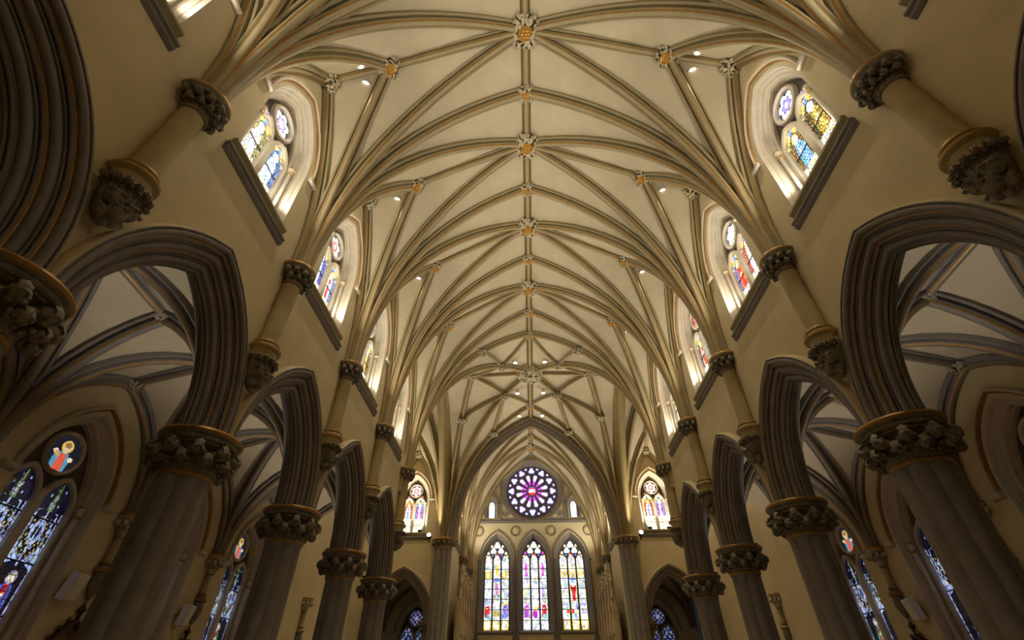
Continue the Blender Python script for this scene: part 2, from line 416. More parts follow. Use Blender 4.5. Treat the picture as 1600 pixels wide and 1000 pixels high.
def style_east(var, light):
    sh = [('r', -1, 0, 1, .125, YE if var != 1 else (.85, .92, 1)), ('r', -.72, .015, .72, .11, W_), ('d', -.6, .02, .6, .105, (.35, .45, .5) if (var + light) % 3 else (.8, .2, .3), 7, 210, .55)]
    sh += [('d', -1, .14, 1, .66, (.55, .72, 1), 4 + light, 38 + 5 * var, .35), ('d', -1, .2, 1, .66, (.92, .85, .45), 5, 30 + 7 * light, .7)]
    if var == 0:
        if light == 0: sh += saint(-.05, .16, .38, RD, (.75, .05, .05), PB, .85) + [('r', -.3, .14, .8, .2, (.25, .55, .75)), ('r', -.9, .3, .9, .42, (.7, .75, 1))]
        if light == 1: sh += [('r', -.9, .17, .9, .24, (.55, .42, .1)), ('e', 0, .55, .55, .05, (.75, .25, .75)), ('r', -.9, .41, .9, .46, (.35, .4, .45)), ('r', -.9, .63, .9, .66, BL), ('e', 0, .48, .6, .035, (.9, .45, .7))]
        if light == 2: sh += saint(.05, .15, .37, PU, (.25, .35, .9), YE, .9) + [('r', -.9, .14, .5, .2, (.3, .35, .9))]
        if light != 1: sh += [('d', -1, .66, 1, .78, YE, 6, 120, -.3), ('r', -1, .7, 1, .735, (.95, .78, .3))]
        else: sh += [('r', -.4, .72, .4, .86, YE)]
    if var == 1:
        if light == 0: sh += saint(.05, .15, .38, PU, (.62, .25, .8), (.9, .6, .9), .9) + [('r', -.6, .42, .1, .54, (.75, .9, .35))]
        if light == 1: sh += [('e', -.1, .2, .7, .055, (.55, .02, .5)), ('e', .1, .27, .35, .035, YE), ('r', -.7, .6, .7, .64, PB), ('e', 0, .66, .3, .025, (.8, .5, .1)), ('p', [(-.5, .3), (-.3, .58), (.3, .58), (.5, .3)], W_)]
        if light == 2: sh += saint(0, .16, .38, RD, (.8, .05, .1), (.8, .9, 1), .75) + [('r', -.4, .14, .6, .2, (.25, .6, .5)), ('r', -.4, .42, .2, .54, (.6, .4, .9))]
        if light != 1: sh += [('p', [(0, .9), (-.45, .82), (-.2, .76), (-.5, .7), (.5, .7), (.2, .76), (.45, .82)], (.75, .1, .75))]
    if var == 2:
        if light == 1: sh += [('p', [(-1, .56), (-.7, .52), (-.5, .46), (-.35, .36), (.4, .36), (.5, .46), (.8, .52), (1, .56), (.5, .58), (.2, .545), (-.2, .545), (-.5, .58)], RD), ('e', 0, .58, .5, .035, W_), ('e', 0, .62, .55, .02, PB), ('r', -.9, .64, .9, .66, BL)]
        else: sh += [('e', .3 if light == 0 else -.3, .57, .6, .045, PB), ('r', -.9, .3, .9, .335, (.45, .55, .95))]
        if light == 0: sh += [('e', .55, .23, .45, .025, RD), ('e', -.3, .2, .5, .03, (.7, .75, .95))]
        if light == 1: sh += [('e', -.6, .23, .5, .028, RD), ('e', .1, .18, .4, .03, (.3, .5, .6)), ('r', .5, .26, .95, .36, BL)]
        if light == 2: sh += [('e', .1, .22, .6, .04, (.65, .6, 1))]
        sh += [('r', -1, .125, -.85, .6, (1, .85, .35)), ('r', .85, .125, 1, .6, (1, .85, .35)), ('d', -1, .68, 1, .78, YE, 5, 100, -.1), ('r', -.35, .74, .35, .86, (1, .85, .4))]
    return sh, (.97, .98, 1.0)
def glass_mesh(name, V, F, cols, matn):
    me = bpy.data.meshes.new(name); me.from_pydata(V, [], F)
    at = me.color_attributes.new('Col', 'FLOAT_COLOR', 'CORNER')
    n = len(me.loops); arr = np.ones((n, 4), np.float32); ls = np.zeros(len(F), np.int32); me.polygons.foreach_get('loop_start', ls)
    lt = np.array([len(f) for f in F]); arr[:, :3] = np.repeat(np.asarray(cols, np.float32), lt, axis=0)
    at.data.foreach_set('color', arr.ravel()); me.materials.append(M[matn]); return me
def light_panes(th, a, z0, zs, h, xc, y, style, matn, cuts, res, seed, piece=.085, parent=None, lead=.012, inset=0.0):
    """one lancet of glass, cut into panes at the given heights; th is a Thing"""
    sh, base = style; rs = np.random.RandomState(seed); H = zs + h - z0; outs = []
    g = [(x, z) for x in np.arange(-a - piece, a + piece, piece) for z in np.arange(z0 - piece, z0 + H + piece, piece * 1.35)]
    seeds = np.array(g) + rs.uniform(-.42, .42, (len(g), 2)) * [piece, piece * 1.35]; bri = rs.uniform(.72, 1.18, (len(g), 3)) ** .7; bri *= rs.uniform(.45, 1.15, (len(g), 1))
    edges = [z0] + [c for c in cuts] + [zs + h - .02]
    for e0, e1 in zip(edges, edges[1:]):
        nz = max(2, int((e1 - e0) / res)); nx = max(4, int(2 * a / res))
        zz = np.linspace(e0 + .012, e1 - .012, nz + 1)
        hw = np.array([a if z <= zs else max(abs(_hw(z - zs, a, h)), .012) for z in zz])
        uu = np.linspace(-1, 1, nx + 1)
        X = uu[None, :] * hw[:, None]; Z = np.repeat(zz[:, None], nx + 1, 1)
        V = np.stack([X + xc - th.org[0], np.full_like(X, y - th.org[1]), Z - th.org[2]], -1).reshape(-1, 3)
        idx = np.arange((nz + 1) * (nx + 1)).reshape(nz + 1, nx + 1)
        F = np.stack([idx[:-1, :-1], idx[:-1, 1:], idx[1:, 1:], idx[1:, :-1]], -1).reshape(-1, 4)
        cx = ((X[:-1, :-1] + X[1:, 1:]) / 2).ravel(); cz = ((Z[:-1, :-1] + Z[1:, 1:]) / 2).ravel()
        d = np.hypot(cx[:, None] - seeds[None, :, 0], cz[:, None] - seeds[None, :, 1]); o = np.argpartition(d, 1, axis=1)[:, :2]
        dd = np.take_along_axis(d, o, 1); near = np.where(dd[:, 0] <= dd[:, 1], o[:, 0], o[:, 1])
        c = paint(cx / a, (cz - z0) / H, sh, base) * bri[near]
        c[np.abs(dd[:, 0] - dd[:, 1]) < lead] *= .12
        me = glass_mesh('pane', V.tolist(), F.tolist(), np.clip(c, 0, 1.2), matn)
        outs.append(newobj('pane', me, parent or th.root))
    return outs
def _hw(t, a, h):
    R0, e = arc_par(a, h); return math.sqrt(max(R0 * R0 - t * t, 0)) - e
def lobed_pane(th, xc, zc, y, r, lobes, rings, matn, rot=0.0, depth=.35, parent=None, sx=1, n_per=6):
    """foil-shaped pane: rings = list of (fraction, colour) from centre outwards"""
    n = max(12, lobes * n_per); V = [(xc - th.org[0], y - th.org[1], zc - th.org[2])]; F = []; Cc = []; fr = [f for f, c in rings]
    for f in fr:
        for i in range(n):
            t = 2 * pi * i / n; q = r * f * ((1 - depth) + depth * abs(math.cos(lobes * t / 2)) if lobes > 1 else 1)
            V.append((xc + sx * q * math.sin(t + rot) - th.org[0], y - th.org[1], zc + q * math.cos(t + rot) - th.org[2]))
    for i in range(n): F.append((0, 1 + i, 1 + (i + 1) % n)); Cc.append(rings[0][1])
    for k in range(1, len(fr)):
        for i in range(n):
            j = (i + 1) % n; a, b = 1 + (k - 1) * n, 1 + k * n
            F.append((a + i, b + i, b + j, a + j)); c = rings[k][1]; Cc.append(c if not isinstance(c, list) else c[(i * lobes // n) % len(c)])
    return newobj('pane', glass_mesh('pane', V, F, Cc, matn), parent or th.root)

# ================================================================== structure: floor
fl = single('floor', MB().box((-11.5, -5, -HZ - .2), (11.5, 42, -HZ)), 'floor'); place(fl, (0, 0, 0)); tag(fl, 'brown stone floor of the church below the picture', 'floor', kind='structure')

# ------------------------------------------------------------------ side walls of the nave
def nave_wall(sgn):
    mb = MB(); ops = []; bops = []
    for j in range(-2, 4):
        x = sgn * C_(j); ops += [('a', x, 1.98, ZS, ZS, 2.87), ('a', x, 1.12, 8.55, 10.95, 1.8)]; bops += [('a', x, 1.98, ZS, ZS, 2.87)]
    a, b = sorted((sgn * S(-2), sgn * (S(4) + .45)))
    strip_wall(mb, a, b, ZS, 15.2, WALL, ops); strip_wall(mb, a, b, ZS, 8.2, 6.65, bops)
    e = sgn * (S(4) + .45); mb.add([(e, WALL, ZS), (e, 6.65, ZS), (e, 6.65, 15.2), (e, WALL, 15.2)], [(0, 1, 2, 3)])
    return mb
for s, sg in (('L', 1), ('R', -1)):
    o = single('wall_' + SIDE[s], nave_wall(sg), 'wall'); place(o, FR(s, 0))
    tag(o, 'beige plaster nave wall above the arcade on the %s' % SIDE[s], 'wall', kind='structure')
o = single('wall_back', MB().box((-11, -5.1, -HZ), (11, S(-2), 18.5)), 'wall'); place(o, (0, 0, 0)); tag(o, 'plain back wall behind the photographer', 'wall', kind='structure')
# aisle walls, windows openings in bays 1..3
AW = 10.7
def aisle_wall(sgn):
    mb = MB(); ops = [('a', sgn * C_(j), 1.2, -.6, 3.7, 1.85) for j in (1, 2, 3)]
    a, b = sorted((sgn * S(-2), sgn * S(4))); strip_wall(mb, a, b, -HZ, 7.6, AW, ops)
    a, b = sorted((sgn * S(4), sgn * 32.3)); strip_wall(mb, a, b, -HZ, 18, AW, [])
    return mb
for s, sg in (('L', 1), ('R', -1)):
    o = single('wall_aisle_' + SIDE[s], aisle_wall(sg), 'wall'); place(o, FR(s, 0))
    tag(o, 'shadowed beige outer wall of the %s side aisle' % SIDE[s], 'wall', kind='structure')
    # transept east wall with chapel arch and clerestory opening
    mb = MB(); strip_wall(mb, -2.6, 2.4, ZS, 16, WALL, [('a', 0, 1.98, ZS, ZS, 2.87), ('a', 0, 1.12, 8.55, 10.95, 1.8)])
    for q in (-1, 1): mb.box((q * 2.2 - .4, WALL, -HZ), (q * 2.2 + .4, WALL + .5, ZS))
    o = single('wall_transept_' + SIDE[s], mb, 'wall'); place(o, FT[s]); tag(o, 'beige far wall of the %s transept around its clerestory window' % SIDE[s], 'wall', kind='structure')
    mb = MB(); strip_wall(mb, -2.4, 2.4, 7.2, 16, WALL, [])
    o = single('wall_transept_west_' + SIDE[s], mb, 'wall'); place(o, FW[s]); tag(o, 'near wall of the %s transept turned away from view' % SIDE[s], 'wall', kind='structure')

# ------------------------------------------------------------------ vaults
ZR = 17.84
def vault_bay(transverse=True):
    h = B / 2; X = 5.88; web = MB(); ribs = []
    for sx in (-1, 1):
        for sy in (-1, 1):
            P0 = (sx * X, sy * h, ZC); F0 = (sx * 5.97, sy * h, ZC)
            T, _ = rib_pts(P0, (0, sy * h, ZR)); D, _ = rib_pts(P0, (0, 0, ZR)); I, _ = rib_pts(P0, (sx * 4.3, 0, 15.2)); F, _ = rib_pts(F0, (sx * 5.97, 0, 14.3))
            ruled(web, T, D, 5, .012); ruled(web, D, I, 5, .012); ruled(web, I, F, 3, .012)
            ribs += [arc_rib(P0, (0, 0, ZR)), arc_rib(P0, (sx * 4.3, 0, 15.2), sc=.92)]
        w = arc_rib((sx * 5.99, -h, ZC), (sx * 5.99, 0, 14.3), sc=.85).join(arc_rib((sx * 5.99, h, ZC), (sx * 5.99, 0, 14.3), sc=.85)); ribs.append(w)
        ribs.append(line_rib([(0, 0, ZR), (sx * 2.2, 0, 16.55), (sx * 4.3, 0, 15.2), (sx * 6.0, 0, 14.3)], .8))
    ribs.append(line_rib([(0, -h, ZR), (0, h, ZR)], .92))
    ribs.append(arc_rib((-X, h, ZC), (0, h, ZR), sc=1.05).join(arc_rib((X, h, ZC), (0, h, ZR), sc=1.05)))
    o = single('ceiling', web, 'web', angle=60)
    for r in ribs: newobj('rib', r.mesh('rib', RIBMATS), o)
    return Proto(o)
VB = vault_bay()
names = {-2: 'over and behind the camera', -1: 'cut by the top edge of the picture', 0: 'nearest one wholly in view', 1: 'second from the top of the picture', 2: 'third from the top', 3: 'last before the crossing'}
for j in range(-2, 4):
    VB.put((0, 0, C_(j)), 'cream plaster nave vault bay with gilded ribs, ' + names[j], 'vault', 'nave vault bays', 'structure')
for s, sg in (('L', -1), ('R', 1)):
    VB.put((pi / 2, sg * XT, YX), 'cream ribbed vault of the %s transept' % SIDE[s], 'vault', 'transept vaults', 'structure')
CH0 = 32.5; CHX = .9
for i in range(2):
    o = VB.put((0, 0, CH0 + B * (i + .5)), ['ribbed chancel vault bay just behind the chancel arch', 'ribbed chancel vault bay against the rose window wall'][i], 'vault', 'chancel vault bays', 'structure'); o.scale = (CHX, 1, 1)
YE_ = CH0 + 2 * B - .0                            # east wall plane

# crossing star vault, world coordinates
def crossing():
    zA, zO, zE, zEdge, zW = 17.55, 17.3, 17.1, 17.0, 17.15; web = MB(); ribs = []; bosses = []
    X = 5.88; y0, y1 = S(4), 32.0; yA, yE, xW = 22.2, 30.25, 3.95
    for sx in (-1, 1):
        for far in (0, 1):
            yc = y1 if far else y0; P0 = (sx * X, yc, ZC)
            ridge = (0, yE, zE) if far else (0, yA, zA); apex = (0, y1, zEdge) if far else (0, y0, ZR); lat = (sx * xW, YX, zW); latE = (sx * 5.95, YX, 16.9)
            G, _ = rib_pts(P0, apex); Ta, _ = rib_pts(P0, ridge); D, _ = rib_pts(P0, (0, YX, zO)); Tb, _ = rib_pts(P0, lat); E, _ = rib_pts((sx * 5.95, yc, ZC), latE)
            for a, b in ((G, Ta), (Ta, D), (D, Tb), (Tb, E)): ruled(web, a, b, 5, .01)
            ribs += [arc_rib(P0, ridge, sc=.95), arc_rib(P0, (0, YX, zO), sc=1.05), arc_rib(P0, lat, sc=.95)]
            def mid(A, t): i = int(t * 14); f = t * 14 - i; return A[i][0].lerp(A[min(i + 1, 14)][0], f)
            bd, ta, tb = mid(D, .80), mid(Ta, .70), mid(Tb, .70)
            bosses += [('diagonal', bd, sx, far), ('ridge tierceron', ta, sx, far), ('side tierceron', tb, sx, far)]
            def on(A, Bq, t0, t1): return [mid(A, t0 + (t1 - t0) * k / 5).lerp(mid(Bq, t0 + (t1 - t0) * k / 5), k / 5) for k in range(6)]
            ribs += [line_rib(on(D, Ta, .80, 1.0), .62), line_rib(on(D, Tb, .80, 1.0), .62), line_rib(on(D, Ta, .80, .70), .62), line_rib(on(D, Tb, .80, .70), .62)]
        ribs.append(line_rib([(0, YX, zO), (sx * xW, YX, zW), (sx * 5.95, YX, 16.9)], .85))
    ribs.append(line_rib([(0, y0, ZR), (0, yA, zA), (0, YX, zO), (0, yE, zE), (0, y1, zEdge)], .95))
    o = single('ceiling', web, 'web', angle=60)
    for r in ribs: newobj('rib', r.mesh('rib', RIBMATS), o)
    place(o, (0, 0, 0)); tag(o, 'cream star vault of net ribs over the crossing before the chancel arch', 'vault', kind='structure')
    return bosses, dict(A=(0, yA, zA), O=(0, YX, zO), E=(0, yE, zE), W=(xW, YX, zW))
XB, XP = crossing()

# ------------------------------------------------------------------ roof bosses
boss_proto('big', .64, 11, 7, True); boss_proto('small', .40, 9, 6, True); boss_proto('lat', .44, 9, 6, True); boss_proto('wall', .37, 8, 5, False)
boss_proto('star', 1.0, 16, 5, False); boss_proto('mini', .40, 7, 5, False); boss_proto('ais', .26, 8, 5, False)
ordw = {-1: 'above the top edge', 0: 'nearest the camera', 1: 'second from the camera', 2: 'third from the camera', 3: 'fourth from the camera'}
for j in range(-1, 4):
    if j >= 0: boss('big', (0, C_(j), ZR - .2), 'large leafy ridge boss with gilt disc, %s along the nave' % ordw[j], 'large ridge bosses', (0, 0, 0))
    if j >= 0: boss('small', (0, S(j + 1), ZR - .2), 'small leafy ridge boss between two large ones, %s' % ordw[j], 'small ridge bosses', (0, 0, 0))
    if j < 0: continue
    for s, sx in (('L', -1), ('R', 1)):
        boss('lat', (sx * 4.28, C_(j), 15.05), 'leafy boss with red gilt flower on the %s side ribs, %s' % (SIDE[s], ordw[j]), 'side vault bosses', (0, R_(-32 * -sx), 0))
        boss('wall', (sx * 5.86, C_(j), 14.1), 'curled leaf boss at the wall above the %s clerestory window, %s' % (SIDE[s], ordw[j]), 'wall bosses', (0, R_(50 * sx), 0))
boss('star', (XP['O'][0], XP['O'][1], XP['O'][2] - .1), 'largest leafy boss at the centre of the star vault', None, (0, 0, 0))
boss('small', (0, XP['A'][1], XP['A'][2] - .14), 'leafy ridge boss on the camera side of the star vault', 'crossing ridge bosses', (0, 0, 0))
boss('small', (0, XP['E'][1], XP['E'][2] - .14), 'leafy ridge boss between star vault centre and chancel arch', 'crossing ridge bosses', (0, 0, 0))
for s, sx in (('L', -1), ('R', 1)):
    boss('mini', (sx * XP['W'][0], YX, XP['W'][2] - .12), 'leafy boss on the %s side ridge of the star vault' % SIDE[s], 'crossing side bosses')
for kind, p, sx, far in XB:
    boss('mini', (p.x * .985, p.y, p.z - .14), 'small boss on a %s rib of the star vault, %s %s' % (kind, 'far' if far else 'near', 'right' if sx > 0 else 'left'), 'star vault rib bosses')
for s, sx in (('L', -1), ('R', 1)):
    boss('wall', (sx * XT, YX + 5.86, 14.1), 'leaf boss above the %s transept window' % SIDE[s], 'transept wall bosses', (R_(-50), 0, 0))
    boss('lat', (sx * XT, YX + 4.28, 15.05), 'leafy side boss of the %s transept vault' % SIDE[s], 'transept side bosses', (R_(-32), 0, 0))
for i in range(2):
    boss('big', (0, CH0 + B * (i + .5), ZR - .2), ['large leafy ridge boss just beyond the chancel arch', 'large leafy ridge boss nearest the rose window'][i], 'chancel ridge bosses', (0, 0, 0))
    for s, sx in (('L', -1), ('R', 1)):
        boss('lat', (sx * 4.28 * CHX, CH0 + B * (i + .5), 15.05), 'leafy side boss of the chancel vault on the %s, %s' % (SIDE[s], ['near the arch', 'near the rose window'][i]), 'chancel side bosses', (0, R_(32 * sx), 0))
boss('small', (0, CH0 + B, ZR - .2), 'small leafy ridge boss in the middle of the chancel vault', None, (0, 0, 0))

# ================================================================== arcade columns
def column():
    t = Thing('arcade_column', (0, COLX, -HZ)); ax = (0, COLX, 0)
    lob = lambda a: .90 + .10 * abs(math.cos(4 * a))
    t.part('base', MB().lathe([(.72, -HZ), (.72, -HZ + .3), (.66, -HZ + .34), (.64, -HZ + .42), (.56, -HZ + .46), (.54, -HZ + .58), (.44, -HZ + .64)], ax, 32), 'stone')
    t.part('shaft', MB().lathe([(.43, -HZ + .6), (.43, 3.04)], ax, 96, lobe=lob), 'stone', angle=25)
    cp = t.part('capital', MB().lathe([(.40, 2.98), (.44, 3.01), (.46, 3.05), (.43, 3.09), (.40, 3.12), (.41, 3.25), (.46, 3.42), (.56, 3.54), (.58, 3.56)], ax, 32, segm=[0, 1, 1, 0, 0, 0, 0, 0]), ['carve', 'gold'])
    t.part('abacus', MB().lathe([(.50, 3.50), (.60, 3.53), (.58, 3.57), (.64, 3.59), (.66, 3.63), (.63, 3.66), (.69, 3.70), (.71, 3.74), (.69, 3.78), (.3, 3.785)], ax, 40, segm=[0, 1, 0, 0, 0, 0, 1, 1, 0]), ['carve', 'gold'], parent=cp)
    big = crocket(.40, 3.10, .44, .25, .13, .12, .04).mesh('leaf', 'carve', angle=75); low = crocket(.41, 3.06, .29, .20, .10, .115, .035).mesh('leaf', 'carve', angle=75)
    for i in range(10):
        t.inst('leaf', big, ax, 2 * pi * i / 10, cp, sc=(1, 1, 1)); t.inst('leaf', low, ax, 2 * pi * (i + .5) / 10, cp)
    return Proto(t.root)
COLP = column()
cw = ['at the near edge of the picture', 'nearest one wholly in view', 'second in view', 'third in view', 'last before the transept']
for s in 'LR':
    for k in range(0, 5):
        COLP.put(FR(s, S(k)), 'grey lobed arcade column with leafy capital on the %s, %s' % (SIDE[s], cw[k]), 'column', 'nave arcade columns')

# ------------------------------------------------------------------ arcade arches
def order_prof(i, last=False):
    ly, off = ARC + .16 * i, .2 * i; P = [(ly, off), (ly, off + .025), (ly + .035, off + .03)]; sg = [0, 0]
    def roll(cy, co, r, a0, a1, n=6):
        for q in range(n + 1):
            a = R_(a0 + (a1 - a0) * q / n); P.append((cy - r * math.cos(a), co + r * math.sin(a))); sg.append(0)
    roll(ly + .06, off + .085, .062, -60, 130)
    P.append((ly + .105, off + .105)); sg.append(0)
    g = 1 if i < 2 else 0
    P.append((ly + .085, off + .145)); sg.append(g); P.append((ly + .10, off + .165)); sg.append(g)
    roll(ly + .125, off + .172, .026, -30, 130, 4)
    P.append((ly + .17, off + .17)); sg.append(0); P.append((ly + .16, off + .2)); sg.append(0)
    return P, sg
def arcade_arch():
    t = Thing('arcade_arch', (0, COLX, ZS)); mir = lambda P: [(2 * COLX - y, o) for y, o in P]
    for i, nm in enumerate(('outer_order', 'middle_order', 'inner_order')):
        P, sg = order_prof(i); mb = MB()
        if i == 0: P = [(WALL + .02, -.045), (WALL - .05, -.044), (ARC + .05, -.032), (ARC + .012, -.014)] + P; sg = [2, 2, 2, 2] + sg
        if i == 2: P = P + [(COLX, .62)]; sg = sg + [0]
        arch_sweep(mb, P, DA, HA, ZS, 14, segm=sg); arch_sweep(mb, mir(P), DA, HA, ZS, 14, segm=sg)
        t.part(nm, mb, ['stone', 'gold', 'wall'])
    return Proto(t.root)
ARCP = arcade_arch()
aw = {-2: 'behind the camera', -1: 'cut by the picture edge', 0: 'nearest whole arch', 1: 'second arch', 2: 'third arch', 3: 'fourth and farthest arch'}
for s in 'LR':
    for j in range(-2, 4): ARCP.put(FR(s, C_(j)), 'dark moulded arch of the %s arcade, %s' % (SIDE[s], aw[j]), 'arch', 'nave arcade arches')
    ARCP.put(FT[s], 'moulded pointed arch opening from the %s transept to a side chapel' % SIDE[s], 'arch', 'transept chapel arches')

def arch_respond():
    t = Thing('arch_respond', (0, 6.28, 2.75)); ax = (0, 6.28, 0)
    cp = t.part('capital', MB().lathe([(.04, 2.75), (.14, 2.9), (.2, 3.05), (.24, 3.1), (.22, 3.14), (.24, 3.3), (.32, 3.46), (.36, 3.5)], ax, 20, segm=[0, 0, 0, 1, 0, 0, 0]), ['carve', 'gold'])
    t.part('abacus', MB().lathe([(.3, 3.48), (.4, 3.54), (.4, 3.6), (.46, 3.68), (.46, 3.74), (.1, 3.745)], ax, 24, segm=[0, 0, 0, 1, 0]), ['carve', 'gold'], parent=cp)
    lm = crocket(.22, 3.14, .32, .14, .075, .08, .03).mesh('leaf', 'carve', angle=75)
    for i in range(9): t.inst('leaf', lm, ax, 2 * pi * i / 9, cp)
    return Proto(t.root)
ARP = arch_respond()
for s in 'LR':
    for q in (-1, 1):
        rz, cx, cy = FT[s]; ARP.put((rz, cx + q * 1.66, cy), 'corbelled leafy capital at the %s foot of the %s chapel arch' % ('left' if q < 0 else 'right', SIDE[s]), 'capital', 'chapel arch capitals')

# ------------------------------------------------------------------ vaulting shafts on the nave walls
def wall_shaft():
    xa = 5.90; t = Thing('vaulting_shaft', (0, xa, 4.85)); ax = (0, xa, 0)
    t.part('shaft', MB().lathe([(.20, 5.9), (.20, 7.78)], ax, 24), 'shaft')
    cp = t.part('capital', MB().lathe([(.20, 7.70), (.235, 7.73), (.235, 7.77), (.2, 7.80), (.21, 7.92), (.28, 8.05), (.34, 8.10)], ax, 24, segm=[0, 1, 0, 0, 0, 0]), ['carve', 'gold'])
    t.part('abacus', MB().lathe([(.28, 8.06), (.38, 8.10), (.40, 8.14), (.43, 8.18), (.44, 8.23), (.42, 8.27), (.2, 8.28)], ax, 28, segm=[0, 0, 0, 1, 1, 0]), ['carve', 'gold'], parent=cp)
    me = crocket(.2, 7.78, .30, .17, .08, .085, .03).mesh('leaf', 'carve', angle=75); m2 = crocket(.2, 7.70, .22, .13, .06, .075, .025).mesh('leaf', 'carve', angle=75)
    for i in range(7):
        t.inst('leaf', me, ax, pi + pi * i / 6, cp)
        if i < 6: t.inst('leaf', m2, ax, pi + pi * (i + .5) / 6, cp)
    cb = t.part('corbel', MB().lathe([(.20, 6.02), (.27, 5.99), (.28, 5.95), (.22, 5.92), (.30, 5.88), (.345, 5.84), (.345, 5.79), (.27, 5.75), (.25, 5.62), (.29, 5.58), (.29, 5.54), (.24, 5.50), (.22, 5.3), (.15, 5.08), (.05, 4.9)], ax, 28,
                segm=[0, 1, 0, 0, 0, 1, 0, 0, 0, 1, 0, 2, 2, 2]), ['shaft', 'gold', 'carve'])
    lm = crocket(.2, 5.30, .26, .13, .055, .07, .025).mesh('leaf', 'carve', angle=75)
    for i in range(8): t.inst('leaf', lm, ax, pi + pi * i / 7, cb)
    f = MB()
    for (dx, dy, z, r) in ((-.13, -.16, 5.22, .13), (.13, -.16, 5.22, .13), (0, -.17, 5.06, .14), (-.1, -.08, 5.0, .1), (.1, -.08, 5.0, .1), (0, -.05, 4.92, .09)):
        f.ball((dx, xa + dy, z), r, 10, (1, 1, 1.05))
        lf = crocket(.02, -.05, r * 1.1, r * .75, r * .4, r * .5, .02, n=5)
        for q in range(3): f.join(lf, Matrix.Translation((dx, xa + dy, z)) @ Matrix.Rotation(-pi / 2 + (q - 1) * 1.1, 4, 'Z') )
    t.part('corbel_carving', f, 'carve', parent=cb)
    return Proto(t.root)
SHP = wall_shaft()
sw = ['nearest the camera', 'second from the camera', 'third from the camera', 'fourth from the camera', 'at the crossing corner']
for s in 'LR':
    for k in range(5): SHP.put(FR(s, S(k)), 'ochre vaulting shaft on the %s nave wall, %s' % (SIDE[s], sw[k]), 'wall shaft', 'vaulting shafts of the nave')

